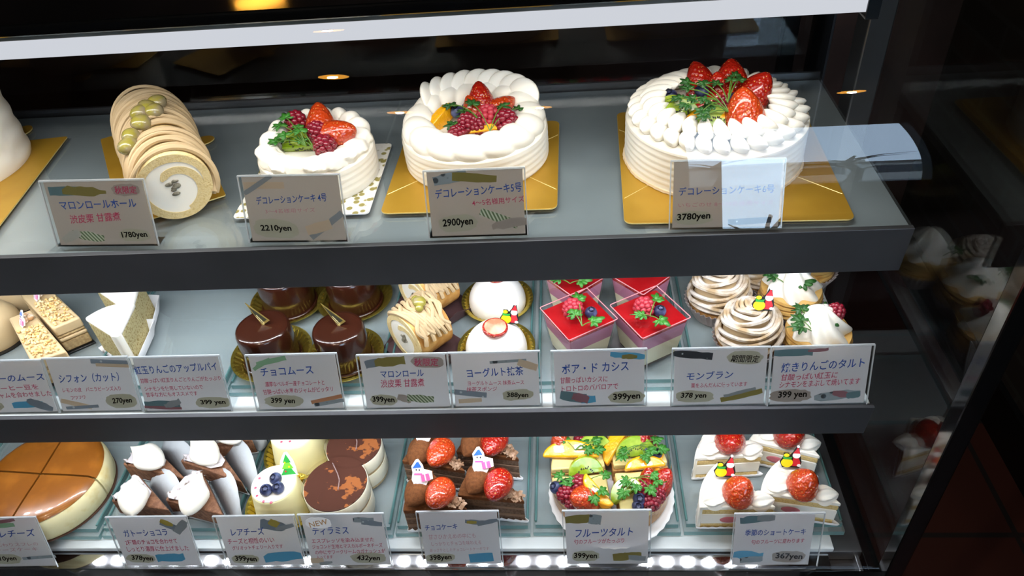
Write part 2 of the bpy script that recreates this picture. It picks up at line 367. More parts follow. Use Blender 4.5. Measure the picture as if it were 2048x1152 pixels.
# deck of the bottom shelf with the polished riser before it
part('bottom_deck', MB().box((XL, 0.497, Z3-0.006), (XR-0.004, 0.87, Z3+0.001)).box((XL, 0.4975, -0.4485), (XR+0.03, 0.87, Z3-0.006), 1), [SHELFW, STEEL], bevel=0.001, smooth=False)
b = MB(); ya, za, yb_, zb_ = YG+0.011, -0.4368, 0.4845, -0.4352
b.add([(XL, ya, za), (XR-0.01, ya, za), (XR-0.01, 0.4965, -0.4340), (XL, 0.4965, -0.4340), (XL, ya, za-0.002), (XR-0.01, ya, za-0.002), (XR-0.01, 0.4965, -0.4365), (XL, 0.4965, -0.4365)],
               [(0, 1, 2, 3), (7, 6, 5, 4), (0, 4, 5, 1), (1, 5, 6, 2), (2, 6, 7, 3), (3, 7, 4, 0)])
part('polished_channel', b, MIRROR, smooth=False)
def shelf(name, y0, zs, lip, ymax, xr, m, lipm):
    b = MB().box((XL, y0+0.004, zs-0.012), (xr-0.001, ymax, zs))
    s = part(name, b, m, smooth=False, bevel=0.0008)
    # folded steel lip: front face and short return, leaning back a little towards its foot
    yb = y0+0.004
    fr = [(y0, zs+0.0006), (y0+0.006, zs+0.0006), (y0+0.006, zs-0.004), (yb+0.004, zs-lip), (yb, zs-lip)]
    mb = MB(); n = len(fr)
    mb.add([(XL, p[0], p[1]) for p in fr]+[(xr+0.002, p[0], p[1]) for p in fr], [tuple(range(n)), tuple(range(2*n-1, n-1, -1))]+[(i, i+n, (i+1) % n+n, (i+1) % n) for i in range(n)])
    part('front_lip', mb, lipm, smooth=False, bevel=0.0006)
    return s
LIPM = mat('lip_steel', '#66676c', 0.5, metal=0.7, noise=(5, '#5b5c60', 0.4, 0.6))
shelf('upper_shelf', 0.563, Z1-0.004, 0.051, 0.872, XR, SHELF, LIPM)
shelf('middle_shelf', 0.527, Z2, 0.046, 0.80, XR, SHELFW, LIPM)
# two sheets of glass lie on the upper shelf
seam = P(757, 330, 0).x
for x0, x1 in ((XL, seam-0.001), (seam+0.001, XR-0.0015)):
    part('shelf_glass', MB().box((x0, 0.5645, -0.0035), (x1, 0.875, 0.0)), clear('shelf_top_glass', (0.95, 0.97, 0.97), 1.5, 0.02), smooth=False)
part('rear_upstand', MB().box((XL, 0.876, -0.016), (XR, 0.880, 0.004)), STEELD, smooth=False)
# LED bars under the two shelf lips, module by module
def ledbar(y, z, x0, x1, tilt):
    bar = part('led_bar', MB().box((x0, y-0.008, z+0.0015), (x1, y+0.008, z+0.004)), PAPER, smooth=False)
    mb = MB(); x = x0+0.012; c, s_ = math.cos(tilt), math.sin(tilt)
    while x < x1-0.01:
        mb.add([(x-0.006, y-0.004*c, z-0.004*s_), (x+0.006, y-0.004*c, z-0.004*s_), (x+0.006, y+0.004*c, z+0.004*s_), (x-0.006, y+0.004*c, z+0.004*s_)], [(3, 2, 1, 0)]); x += 0.0305
    o = obj('led_module', mb, LED, bar); o.location = (0, 0, 0); return bar
ledbar(0.583, -0.022, -0.80, 0.285, 0.05)
ledbar(0.548, Z2-0.018, -0.80, 0.285, 0.03)
# lamp housing over the top shelf: white cover below, steel strip above
lx1 = PY(1736, 4, 0.60).x
part('strip_lamp', MB().box((XL, 0.600, 0.1815), (lx1, 0.640, 0.1970)).box((XL, 0.6005, 0.1970), (lx1, 0.645, 0.2050), 1).box((XL, 0.612, 0.179), (lx1, 0.632, 0.1815), 0).box((lx1, 0.598, 0.176), (lx1+0.010, 0.646, 0.2055), 2), [LAMPW, mat('lamp_trim', '#9a978d', 0.35, metal=0.4, noise=(9, '#7d7a70', 0.45, 0.6)), MBLACK], smooth=False)
part('top_slab', MB().box((XL, 0.535, 0.2225), (XE+0.005, 0.95, 0.232)), BLACK, bevel=0.003, segs=3, smooth=False)
part('lamp_bracket', MB().box((XL, 0.610, 0.2050), (lx1, 0.634, 0.2225)), MBLACK, smooth=False)
# posts and rails
part('front_post', MB().box((XE-0.003, YG-0.008, -0.452), (XE+0.016, YG+0.012, 0.055)), BLACK, smooth=False, bevel=0.002)
part('rear_post', MB().box((0.318, 0.800, -0.46), (0.345, 0.835, 0.2225)), STEEL, smooth=False, bevel=0.002)
part('side_rail', MB().box((XE-0.010, YG+0.012, -0.452), (XE+0.004, 0.80, -0.432)).box((XE-0.018, YG+0.012, -0.452), (XE-0.013, 0.80, -0.438), 1), [BLACK, STEEL], smooth=False, bevel=0.001)
for px, w in ((1576, 0.018), (1640, 0.024)):
    q = PY(px, 90, 0.93)
    part('door_stile', MB().box((q.x-w/2, 0.925, -0.46), (q.x+w/2, 0.940, 0.2225)), STEELD, smooth=False, bevel=0.001)
part('rear_glass', MB().box((XL, 0.905, -0.44), (0.318, 0.909, 0.2225)), clear('rear_door_glass', (0.6, 0.62, 0.62), 1.5, refl=0.75), smooth=False)
part('end_glass', MB().box((XE, YG+0.006, -0.435), (XE+0.004, 0.80, 0.2225)), clear('end_glass_sheet', (0.9, 0.93, 0.92), 1.5, refl=0.45), smooth=False)
# front glass: upright below, bent back over the top shelf
prof = [(YG, -0.43), (YG, -0.2), (YG, 0.03), (YG, 0.06)]
prof += [(YG+0.2*(1-math.cos(math.radians(a))), 0.06+0.2*math.sin(math.radians(a))) for a in range(2, 51, 2)]
prof += [(0.5385, 0.2215)]
b = MB(); n = len(prof)
b.add([(XL, y, z) for y, z in prof]+[(XE, y, z) for y, z in prof], [(i, i+1, n+i+1, n+i) for i in range(n-1)])
fg = part('front_glass', b, FRONTG); 

# room's own warm downlights, set in the ceiling where the bent glass mirrors them
def bent_glass_bounce(px, py):
    d = ray(px, py).normalized(); best = None
    for k in range(n-1):
        (ya, za), (yb, zb) = prof[k], prof[k+1]; ty, tz = yb-ya, zb-za; ny, nz = -tz, ty
        den = d.y*ny+d.z*nz
        if abs(den) < 1e-9: continue
        s_ = ((ya-CO.y)*ny+(za-CO.z)*nz)/den; q = CO+d*s_; u = ((q.y-ya)*ty+(q.z-za)*tz)/(ty*ty+tz*tz)
        if 0 <= u <= 1 and s_ > 0: best = (q, ny, nz, k, u)
    if best is None: return None
    q, ny, nz, k, u = best
    a = math.asin(min(1, max(0, (q.z-0.06)/0.2))) if q.y < 0.5335 else math.radians(50)      # the sheet is smooth: normal of the arc
    N = Vector((0, -math.cos(a), math.sin(a)))
    return q, d-2*d.dot(N)*N
for px, py, rr in ((667, 154, 0.050), (800, 225, 0.055), (1080, 215, 0.05), (1703, 184, 0.055)):
    q, d = bent_glass_bounce(px, py); c = q+d*((CEILZ-0.012-q.z)/d.z)
    dl = thing('ceiling_downlight', {667: 'warm round ceiling downlight, nearest the case and mirrored brightest in the glass', 800: 'warm ceiling downlight mirrored between the two left cream cakes', 1080: 'warm ceiling downlight mirrored beside the gold board of the middle cake', 1703: 'warm ceiling downlight mirrored at the right end of the glass'}[px], 'light', c, 0, 'warm ceiling downlights')
    obj('trim_ring', MB().lathe([(rr, 0.010), (rr+0.012, 0.010), (rr+0.012, -0.001), (rr, -0.003)], 32, cap=False), MBLACK, dl)
    obj('lamp_disc', MB().lathe([(0.0, 0.004), (rr, 0.004)], 32), WARM, dl)
    sl = bpy.data.lights.new('downlight_beam', 'SPOT'); sl.energy = SPOT_WATTS; sl.color = (1.0, 0.86, 0.70); sl.spot_size = math.radians(62); sl.spot_blend = 0.8; sl.shadow_soft_size = 0.016
    so = bpy.data.objects.new('downlight_beam', sl); COL.objects.link(so); so.location = c-Vector((0, 0, 0.012)); aimv = Vector((-0.25, 0.60, -0.2))-so.location
    so.rotation_euler = aimv.to_track_quat('-Z', 'Y').to_euler()
# hanging lamp over the back counter, mirrored in the black slab
q = PY(519, -1, 0.545); q = CO+ray(519, -1)*((0.232-CAMZ)/ray(519, -1).z); d = ray(519, -1); d = Vector((d.x, d.y, -d.z)); c = q+d*((1.55-q.y)/d.y)
pl = thing('pendant_lamp', 'warm pendant lamp over the back counter, mirrored in the black slab of the case', 'lamp', c)
obj('lamp_shade', MB().lathe([(0.055, 0.0), (0.05, 0.03), (0.02, 0.06), (0.012, 0.075), (0.0, 0.077)], 32, cap=False), MBLACK, pl)
obj('lamp_disc', MB().lathe([(0.0, 0.004), (0.052, 0.004)], 32), WARM, pl)
obj('cord', MB().tube([(0, 0, 0.07), (0, 0, CEILZ-c.z)], 0.003), MBLACK, pl)
# added unseen wall, its opening shaped to limit the mirrored sky; street beyond
OX0, OX1, OZ0, OZ1 = 0.56, 1.66, -0.12, 1.50
struct('sky_mask_wall', MB().box((-3, -2.7, FLOORZ), (OX0, -2.6, CEILZ)).box((OX1, -2.7, FLOORZ), (3.5, -2.6, CEILZ)).box((OX0, -2.7, OZ1), (OX1, -2.6, CEILZ)).box((OX0, -2.7, FLOORZ), (OX1, -2.6, OZ0)), PLASTER)
struct('wall_side', MB().box((3.5, -2.7, FLOORZ), (3.6, -0.3, CEILZ)).box((1.12, -0.4, FLOORZ), (3.5, -0.3, CEILZ)), PLASTER)
struct('road', MB().box((-30, -40, FLOORZ-0.1), (40, -2.72, FLOORZ-0.02)), mat('road_asphalt', '#55575a', 0.9))
hs = thing('street_building', 'pale low building across the street, seen only mirrored in the glass', 'building', (6.5, -19, FLOORZ-0.02))
obj('facade', MB().box((-5.5, -3, 0), (5.5, 0, 2.9)).box((-2.2, -3, 2.9), (1.2, -0.4, 3.5)), mat('pale_facade', '#b5b2aa', 0.9), hs, smooth=False)
for k in range(5): obj('window', MB().box((-5+2.1*k, 0.0, 1.2), (-3.7+2.1*k, 0.05, 2.4)), mat('street_window', '#30373d', 0.2), hs, smooth=False)
obj('roof_band', MB().box((-5.7, -3.2, 2.9), (5.7, 0.3, 3.1)), mat('roof_band', '#6b6560', 0.8), hs, smooth=False)
for k, x in enumerate((2.9, 5.4)):
    tr = thing('street_tree', ('bare tree left of the street lamp post across the road', 'bare tree on the right across the road, before the pale building')[k], 'tree', (x, -14, FLOORZ-0.02))
    b = MB().tube([(0, 0, 0), (0.1, 0, 1.6), (-0.1, 0, 2.6), (0.1, 0, 3.4)], [0.16, 0.12, 0.09, 0.03])
    for j in range(9):
        a = j*0.7+k; h0 = 1.5+0.18*j; b.tube([(0, 0, h0), (0.6*math.cos(a), 0.3*math.sin(a), h0+0.5), (1.3*math.cos(a), 0.5*math.sin(a), h0+0.7)], [0.06, 0.04, 0.01], 5)
    obj('trunk', b, mat('bark', '#2a2623', 0.9), tr)

# ------------------------------------------------------------------ glass trays on the middle and bottom shelves
def tray(l, r, y_front, zs, zt, ymax, label, group):
    a, b_ = P(l, y_front, zt), P(r, y_front, zt)
    x0, x1, y0 = a.x, b_.x, (a.y+b_.y)/2
    w = x1-x0; h = zt-zs-0.0006
    t = thing('glass_tray', label, 'tray', ((x0+x1)/2, (y0+ymax)/2, zs+0.0006), 0, group)
    hy = (ymax-y0)/2
    for k in range(2):
        i = 0.003*k; o = 0.006 if k == 0 else 0.0
        mb = MB().box((-w/2+i, -hy-o, h*k/2), (w/2-i, hy, h*(k+1)/2-0.0003)); mb.m = [0, 0, 1, 1, 1, 1]
        obj('plate', mb, [TRAYG, TRAYE], t, smooth=False)
    # upright rims along both sides
    for sx_ in (-1, 1):
        mb = MB().tube([(sx_*(w/2-0.0035), -hy+0.004, h+0.0012), (sx_*(w/2-0.0035), hy, h+0.0012)], 0.0016, 6)
        obj('rim', mb, TRAYE, t)
    return t
tray(-150, 178, 772, Z2, T2, 0.79, 'glass tray at the left end of the middle shelf, under the coffee bars', 'glass trays on the middle shelf')
tray(185, 452, 770, Z2, T2, 0.79, 'half empty glass tray under the chiffon slices', 'glass trays on the middle shelf')
tray(458, 762, 768, Z2, T2, 0.79, 'glass tray under the glazed chocolate mousses', 'glass trays on the middle shelf')
tray(768, 1066, 764, Z2, T2, 0.79, 'glass tray under the roll slices and white domes', 'glass trays on the middle shelf')
tray(1072, 1378, 760, Z2, T2, 0.79, 'glass tray under the red cassis cubes', 'glass trays on the middle shelf')
tray(1384, 1692, 756, Z2, T2, 0.79, 'glass tray under the chestnut tarts and apple tarts', 'glass trays on the middle shelf')
tray(-120, 196, 1058, Z3+0.001, T3, 0.80, 'glass tray under the golden cheesecake', 'glass trays on the bottom shelf')
tray(202, 470, 1056, Z3+0.001, T3, 0.80, 'glass tray under the cream topped chocolate slices in grey papers', 'glass trays on the bottom shelf')
tray(476, 784, 1054, Z3+0.001, T3, 0.80, 'glass tray under the rare cheese cakes and tiramisu', 'glass trays on the bottom shelf')
tray(790, 1060, 1051, Z3+0.001, T3, 0.80, 'glass tray under the chocolate cakes with strawberries', 'glass trays on the bottom shelf')
tray(1066, 1362, 1049, Z3+0.001, T3, 0.80, 'glass tray under the fruit tart quarters', 'glass trays on the bottom shelf')
tray(1368, 1690, 1047, Z3+0.001, T3, 0.80, 'glass tray under the white strawberry shortcakes', 'glass trays on the bottom shelf')

# ------------------------------------------------------------------ price cards in clear stands
TEXTS = []
def text(name, s, parent, x, y, w, h, m, rot=0.0, bold=0.0, z=0.0006):
    c = bpy.data.curves.new(name, 'FONT'); c.body = s; c.size = h; c.align_x = 'CENTER'; c.align_y = 'CENTER'; c.offset = bold*h; c.resolution_u = 2
    c.materials.append(m); c.shear = random.uniform(-0.05, 0.22)
    o = bpy.data.objects.new(name, c); COL.objects.link(o); o.parent = parent; o.location = (x, y, z); o.rotation_euler = (0, 0, math.radians(rot))
    TEXTS.append((o, w, h)); return o
def blob(w, h, seed, n=26):
    r = random.Random(seed); return [((0.5+0.035*r.uniform(-1, 1))*w*math.copysign(abs(math.cos(a))**0.75, math.cos(a)), (0.5+0.045*r.uniform(-1, 1))*h*math.copysign(abs(math.sin(a))**0.8, math.sin(a))) for a in (2*PI*i/n for i in range(n))]
def torn(w, h, seed, taper=0.6, n=7):
    r = random.Random(seed); top = [(-w/2+w*i/n, h/2*(1-(1-taper)*abs(2*i/n-1)*r.random())) for i in range(n+1)]
    bot = [(w/2-w*i/n, -h/2*(1-(1-taper)*abs(2*i/n-1)*r.random())) for i in range(n+1)]
    return top+bot
def flat(name, poly, z0, th, m, parent, x, y, rot):
    return obj(name, MB().prism(poly, 0, th), m, parent, (x, y, z0), (0, 0, math.radians(rot)), smooth=False)
CARDS = 0
def card(label, tl, tr, br, bl, zs, items, pm=None, lean=17, inset=(0.06, 0.02, 0.05, 0.02), foot=True, spin=0.0):
    """corners in the photograph; items in card units u (0..1 across) and v (0..1 up)."""
    global CARDS; CARDS += 1
    a, b_ = P(*bl, zs+0.001), P(*br, zs+0.001); ex = (b_-a); ex.z = 0; w = ex.length; ex.normalize()
    up0 = Vector((-ex.y, ex.x, 0)); c = math.radians(lean); up = Vector((0, 0, 1))*math.cos(c)+up0*math.sin(c); nrm = ex.cross(up)
    hs_ = []
    for q in (tl, tr):
        d = ray(*q); t = (a-CO).dot(nrm)/d.dot(nrm); hs_.append((CO+d*t-a).dot(up))
    h = sum(hs_)/2; base = (a+b_)/2; base.z = zs+0.0008
    root = thing('price_card', label, 'price card', base, math.atan2(ex.y, ex.x), 'handwritten price cards')
    R0 = Euler((PI/2-c, 0, 0))
    st = obj('acrylic_stand', MB().box((-w/2, 0, -0.0010), (w/2, h, 0.0)), [ACRYL], root, (0, -0.0004, 0.0004), R0, smooth=False)
    th = 0.0011
    for nm, A, B in (('top_edge', (-w/2, h-0.0009, -0.0021), (w/2, h+0.0006, 0.0004)), ('side_edge', (-w/2-0.0004, 0, -0.0013), (-w/2+0.0007, h, 0.0003)), ('side_edge', (w/2-0.0007, 0, -0.0013), (w/2+0.0004, h, 0.0003))):
        obj(nm, MB().box(A, B), ACREDGE, st, smooth=False)
    if foot:
        dz = 0.022
        obj('foot_plate', MB().box((-w/2, 0.0, 0.0), (w/2, dz, 0.0011)), ACRYL, root, smooth=False)
    l, t_, rr, bt = inset
    pw0, pw1, ph1 = -w/2+l*w*0.5, w/2-rr*w*0.5, h*(1-t_)
    pp = obj('paper_card', MB().box((pw0, 0.001, -0.0004), (pw1, ph1, 0)), pm or CARD, root, (0, 0.00125, 0), R0, smooth=False)
    # the writing sits behind the clear sheet, on the paper
    k = 0
    for it in items:
        u, v = it[1]*w-w/2, it[2]*h
        kind = it[0]; k += 1
        if kind in 'TDKFG':
            nm = {'T': 'title_lettering', 'D': 'description_lettering', 'F': 'description_lettering', 'K': 'price_lettering', 'G': 'note_lettering'}[kind]
            m_ = {'T': INKB, 'D': INKR, 'F': INKF, 'K': INKK, 'G': INKR}[kind]
            if len(it) > 7: m_ = it[7]
            text(nm, it[3], pp, u, v, it[4]*w, it[5]*h, m_, it[6] if len(it) > 6 else 0, {'T': 0.012, 'D': 0.006, 'F': -0.006, 'K': 0.028, 'G': 0.012}[kind], 0.00032)
        elif kind == 'p':
            flat('price_patch', blob(it[3]*w, it[4]*h, CARDS*7+k), 0.00004, 0.0001, TAPE[it[5]], pp, u, v, it[6] if len(it) > 6 else 0)
        elif kind == 'w':
            flat('washi_tape', torn(it[3]*w, it[4]*h, CARDS*13+k, it[7] if len(it) > 7 else 0.5), 0.00003+0.00003*(k % 4), 0.00006, TAPE[it[5]], pp, u, v, it[6])
    return root
# upper shelf
card('price card marked 1780 yen before the chestnut cream roll', (98, 365), (300, 355), (318, 491), (115, 493), Z1, [
    ('w', .21, .84, .30, .14, 'teal', 0, .8), ('w', .40, .83, .42, .15, 'olive', -4, .1), ('p', .80, .84, .26, .18, 'brown'), ('G', .80, .84, '秋限定', .21, .12, 0),
    ('T', .50, .635, 'マロンロールホール', .74, .15, 1), ('D', .44, .43, '渋皮栗 甘露煮', .50, .14, 3), ('w', .16, .15, .2, .14, 'pale', 25, .5), ('w', .33, .15, .30, .15, 'stripe', -8, .2),
    ('p', .78, .155, .30, .19, 'khaki'), ('K', .78, .155, '1780yen', .25, .12, 1)], CARDB, 18)
card('price card marked 2210 yen before the smallest fruit topped cream cake', (472, 352), (693, 348), (697, 483), (499, 485), Z1, [
    ('w', .24, .85, .40, .10, 'peach', -1, .9), ('w', .18, .86, .34, .07, 'grey', 30, .8), ('T', .49, .645, 'デコレーションケーキ 4号', .70, .13, 2), ('F', .46, .47, '3〜4名様用サイズ', .5, .07, 1),
    ('p', .29, .20, .44, .30, 'khaki', -6), ('K', .29, .20, '2210yen', .31, .12, -1), ('w', .72, .21, .26, .16, 'peach', 15, .8), ('w', .80, .24, .42, .10, 'grey', 36, .8)], CARDB, 18)
card('price card marked 2900 yen before the middle fruit topped cream cake', (848, 342), (1053, 335), (1056, 470), (859, 476), Z1, [
    ('w', .26, .88, .34, .16, 'print', 10, .6), ('w', .50, .87, .44, .14, 'olive', -6, .4), ('T', .53, .685, 'デコレーションケーキ5号', .86, .15, 3), ('D', .72, .52, '4〜5名様用サイズ', .52, .10, 3),
    ('p', .30, .20, .40, .26, 'khaki', 3), ('K', .30, .21, '2900yen', .31, .15, 3), ('w', .82, .18, .36, .15, 'brown', 10, .3), ('w', .72, .26, .40, .13, 'stripe', -22, .7)], CARDB, 18)
card('price card before the largest cream cake, half hidden by a sky reflection', (1345, 323), (1568, 315), (1562, 456), (1338, 459), Z1, [
    ('T', .50, .56, 'デコレーションケーキ6号', .84, .13, 1), ('F', .50, .36, 'いちごのせ 8〜10名様用サイズ', .84, .07, 1),
    ('p', .22, .16, .34, .2, 'khaki', 1), ('K', .22, .17, '3780yen', .30, .13, 3), ('w', .72, .10, .38, .09, 'dots', 3, .9)], CARDB, 22)
# middle shelf
card('price card cut off by the left edge of the middle shelf', (-94, 724), (97, 719), (119, 826), (-74, 829), Z2, [
    ('T', .58, .66, 'コーヒーのムース', .76, .15, 2), ('D', .56, .48, 'とのコーヒー豆を', .62, .11, 2), ('D', .62, .35, 'ミのジャムを合わせました', .72, .11, 2),
    ('w', .70, .16, .32, .13, 'sky', 3, .6), ('w', .82, .15, .26, .16, 'slate', -24, .2), ('p', .28, .14, .34, .18, 'khaki'), ('K', .28, .14, '399yen', .26, .12, 1)])
card('price card marked 270 yen before the speckled chiffon slices', (98, 717), (269, 713), (286, 823), (121, 826), Z2, [
    ('w', .78, .90, .46, .08, 'bluedots', -4, .9), ('w', .8, .84, .4, .06, 'peach', -4, .9), ('T', .47, .63, 'シフォン（カット）', .72, .17, 1), ('D', .46, .42, 'レモンの皮　バニラビーンズ入り', .70, .09, 1), ('D', .27, .27, 'フワフワ', .18, .08, 3),
    ('p', .77, .19, .36, .27, 'khaki', -2), ('K', .78, .19, '270yen', .24, .13, 2), ('w', .22, .15, .36, .09, 'peach', -16, .8), ('w', .28, .09, .40, .06, 'bluedots', 3, .8)])
card('price card for red apple pie before the empty tray', (271, 714), (448, 711), (465, 822), (289, 825), Z2, [
    ('T', .48, .78, '紅玉りんごのアップルパイ', .92, .16, 2), ('D', .5, .58, '甘酸っぱい紅玉りんごとりんごがたっぷり', .90, .09, 1), ('D', .40, .43, 'シナモンを使用していないので', .66, .09, 1), ('D', .36, .32, '苦手な方にもオススメです', .58, .09, 1),
    ('w', .22, .13, .40, .15, 'teal', 0, .6), ('w', .22, .07, .42, .06, 'red', -4, .5), ('w', .34, .14, .2, .12, 'grey', 20, .2), ('p', .80, .15, .40, .20, 'khaki'), ('K', .80, .15, '399 yen', .28, .11, 0)])
card('price card for chocolate mousse, green tape at its top', (497, 711), (683, 706), (692, 819), (514, 822), Z2, [
    ('w', .27, .88, .34, .09, 'green', 12, .7), ('w', .16, .83, .24, .08, 'green', 32, .5), ('T', .42, .70, 'チョコムース', .58, .17, 2), ('D', .48, .48, '濃厚なベルギー産チョコレートと', .66, .10, 1), ('D', .50, .35, '甘酸っぱい木苺のジャムがピッタリ', .78, .10, 2),
    ('p', .32, .16, .42, .22, 'khaki'), ('K', .31, .16, '399 yen', .27, .13, -2), ('w', .80, .18, .36, .07, 'orange', 12, .9), ('w', .82, .12, .34, .07, 'print', 10, .8)])
card('price card for chestnut roll slices with a round autumn sticker', (715, 711), (898, 706), (905, 816), (729, 819), Z2, [
    ('w', .18, .84, .2, .15, 'slate', 10, .7), ('w', .36, .86, .34, .18, 'olive', 3, .4), ('p', .78, .84, .36, .21, 'brown', -3), ('G', .76, .84, '秋限定', .27, .15, -1),
    ('T', .48, .64, 'マロンロール', .48, .15, 1), ('D', .47, .47, '渋皮栗 甘露煮', .49, .16, 1), ('p', .23, .16, .30, .20, 'khaki', -3), ('K', .23, .16, '399yen', .25, .14, -3), ('w', .47, .18, .16, .14, 'brown', -20, .4), ('w', .65, .17, .30, .15, 'stripe', -6, .5)])
card('price card marked 388 yen before the white yogurt domes', (902, 706), (1083, 702), (1085, 813), (906, 816), Z2, [
    ('w', .65, .82, .40, .05, 'print', 3, .8), ('w', .86, .75, .22, .13, 'peach', -20, .8), ('T', .50, .635, 'ヨーグルト抹茶', .62, .17, 2), ('D', .50, .44, 'ヨーグルトムース 抹茶ムース', .62, .09, 0), ('D', .34, .33, '抹茶スポンジ', .34, .09, 0),
    ('w', .21, .25, .36, .10, 'bluedots', -8, .9), ('w', .2, .12, .26, .08, 'peach', 3, .8), ('p', .73, .21, .34, .20, 'khaki', 4), ('K', .73, .20, '388yen', .24, .12, -1)])
card('price card for red cassis cubes, blue tape in its top corner', (1103, 702), (1291, 698), (1293, 811), (1106, 815), Z2, [
    ('w', .80, .88, .36, .12, 'sky', -6, .3), ('w', .82, .86, .16, .09, 'olive', -4, .4), ('T', .46, .69, 'ボア・ド カシス', .70, .19, 2), ('D', .34, .48, '甘酸っぱいカシスに', .50, .12, 1), ('D', .40, .34, 'トロトロのババロアで', .60, .12, 2),
    ('w', .22, .17, .28, .18, 'teal', -10, .6), ('w', .30, .15, .18, .16, 'red', -20, .5), ('w', .38, .12, .16, .14, 'sky', 5, .7), ('p', .79, .15, .38, .22, 'khaki'), ('K', .79, .15, '399yen', .29, .15, 2)])
card('price card marked 378 yen before the chestnut cream tarts', (1342, 698), (1532, 694), (1532, 810), (1341, 813), Z2, [
    ('w', .22, .88, .40, .13, 'dots', -6, .4), ('p', .75, .82, .36, .22, 'khaki', -3), ('G', .75, .80, '期間限定', .29, .13, -3, INKK), ('T', .40, .53, 'モンブラン', .48, .15, 2), ('D', .50, .36, '栗をふんだんに使っています', .58, .09, 1),
    ('p', .25, .16, .40, .21, 'khaki', -2), ('K', .24, .17, '378 yen', .27, .12, -1), ('w', .74, .16, .44, .10, 'olive', 14, .6), ('w', .72, .22, .34, .06, 'grey', 16, .6)])
card('price card at the right end of the middle shelf, before the baked apple tarts', (1536, 694), (1738, 690), (1733, 808), (1534, 812), Z2, [
    ('w', .22, .89, .38, .12, 'teal', 0, .7), ('w', .46, .92, .2, .06, 'red', 4, .5), ('T', .52, .67, '焼きりんごのタルト', .82, .17, 3), ('D', .40, .49, '甘酸っぱい紅玉に', .56, .12, 2), ('D', .51, .37, 'シナモンをまぶして焼いてます', .80, .12, 2),
    ('p', .23, .16, .42, .22, 'brown'), ('K', .25, .17, '399 yen', .29, .15, 1), ('w', .70, .15, .46, .16, 'print', 6, .4), ('w', .74, .17, .18, .12, 'red', -12, .5), ('w', .86, .15, .14, .12, 'teal', 8, .5)])
# bottom shelf
B3 = -0.4325
def bcard(*a, **k): return card(*a, **k)
card('price card cut off by the left edge of the bottom shelf', (-64, 1037), (102, 1034), (116, 1134), (-52, 1137), B3, [
    ('w', .62, .92, .24, .07, 'red', 10, .6), ('w', .60, .84, .22, .09, 'green', 4, .7), ('T', .58, .68, 'スフレチーズ', .66, .16, 2), ('F', .6, .46, 'ふんわりスフレの', .56, .08, 1), ('F', .6, .36, 'チーズケーキ', .5, .08, 1), ('w', .82, .19, .40, .06, 'print', 4, .8), ('p', .42, .17, .36, .20, 'khaki'), ('K', .42, .17, '410yen', .26, .12, 1)], lean=14, foot=False)
card('price card marked 378 yen before the cream topped chocolate slices', (238, 1035), (400, 1032), (406, 1133), (249, 1134), B3, [
    ('w', .76, .80, .26, .12, 'slate', -28, .4), ('w', .72, .86, .16, .1, 'ochre', -30, .4), ('w', .88, .78, .24, .14, 'grey', 48, .5), ('T', .42, .68, 'ガトーショコラ', .55, .16, 2), ('D', .45, .50, '2種類のチョコを合わせて', .66, .12, 2), ('D', .50, .36, 'しっとり濃厚に仕上げました', .78, .13, 1),
    ('p', .24, .16, .36, .18, 'khaki', -2), ('K', .26, .16, '378yen', .27, .13, -4), ('w', .62, .17, .36, .17, 'sky', 3, .5)], lean=14, foot=False)
card('price card for rare cheese cake with a long torn blue tape', (446, 1033), (611, 1030), (614, 1132), (456, 1134), B3, [
    ('w', .70, .80, .30, .20, 'slate', -14, .5), ('w', .72, .84, .12, .14, 'ochre', -40, .4), ('w', .84, .76, .24, .08, 'grey', 16, .7), ('T', .37, .69, 'レアチーズ', .42, .16, 2), ('D', .38, .51, 'チーズと相性のいい', .58, .12, 2), ('D', .44, .38, 'グリオットチェリー入りです', .64, .12, 2),
    ('p', .24, .14, .34, .18, 'khaki', 0), ('K', .25, .14, '399yen', .27, .14, -3), ('w', .72, .18, .48, .20, 'sky', 5, .3)], lean=14, foot=False)
card('price card marked 432 yen before the tiramisu cups', (614, 1030), (778, 1026), (786, 1132), (620, 1134), B3, [
    ('w', .75, .87, .24, .10, 'print', -3, .6), ('w', .84, .81, .24, .10, 'bluedots', -10, .6), ('T', .34, .68, 'ティラミス', .42, .16, 1), ('D', .46, .50, 'エスプレッソを染み込ませた', .74, .09, 1), ('D', .50, .39, 'ジョコンド生地とマスカルポーネチーズ', .84, .09, 1), ('D', .52, .28, 'の中にサワークリームのガナッシュが', .84, .09, 1), ('D', .20, .18, '入ってます', .20, .09, 1),
    ('w', .10, .11, .16, .10, 'peach', 0, .9), ('w', .20, .06, .16, .07, 'grey', 8, .3), ('p', .72, .15, .42, .21, 'khaki', 0), ('K', .72, .14, '432yen', .28, .13, -2)], lean=14, foot=False)
card('price card marked 398 yen before the chocolate cakes with strawberries', (842, 1024), (1005, 1022), (1007, 1130), (848, 1131), B3, [
    ('w', .70, .79, .24, .09, 'slate', -6, .4), ('w', .66, .79, .12, .06, 'ochre', -6, .3), ('w', .85, .79, .26, .08, 'slate', 16, .4), ('T', .28, .71, 'チョコケーキ', .40, .14, 3), ('F', .40, .54, '甘さひかえめの中にも', .58, .10, 2), ('F', .44, .41, 'しっかりとチョコを味わえる', .62, .10, 2), ('F', .47, .29, 'あっさりとしたチョコレートケーキです', .74, .11, 2),
    ('p', .22, .13, .36, .17, 'khaki', 3), ('K', .22, .13, '398yen', .28, .13, 4), ('w', .73, .13, .30, .17, 'sky', 4, .9)], lean=14, foot=False)
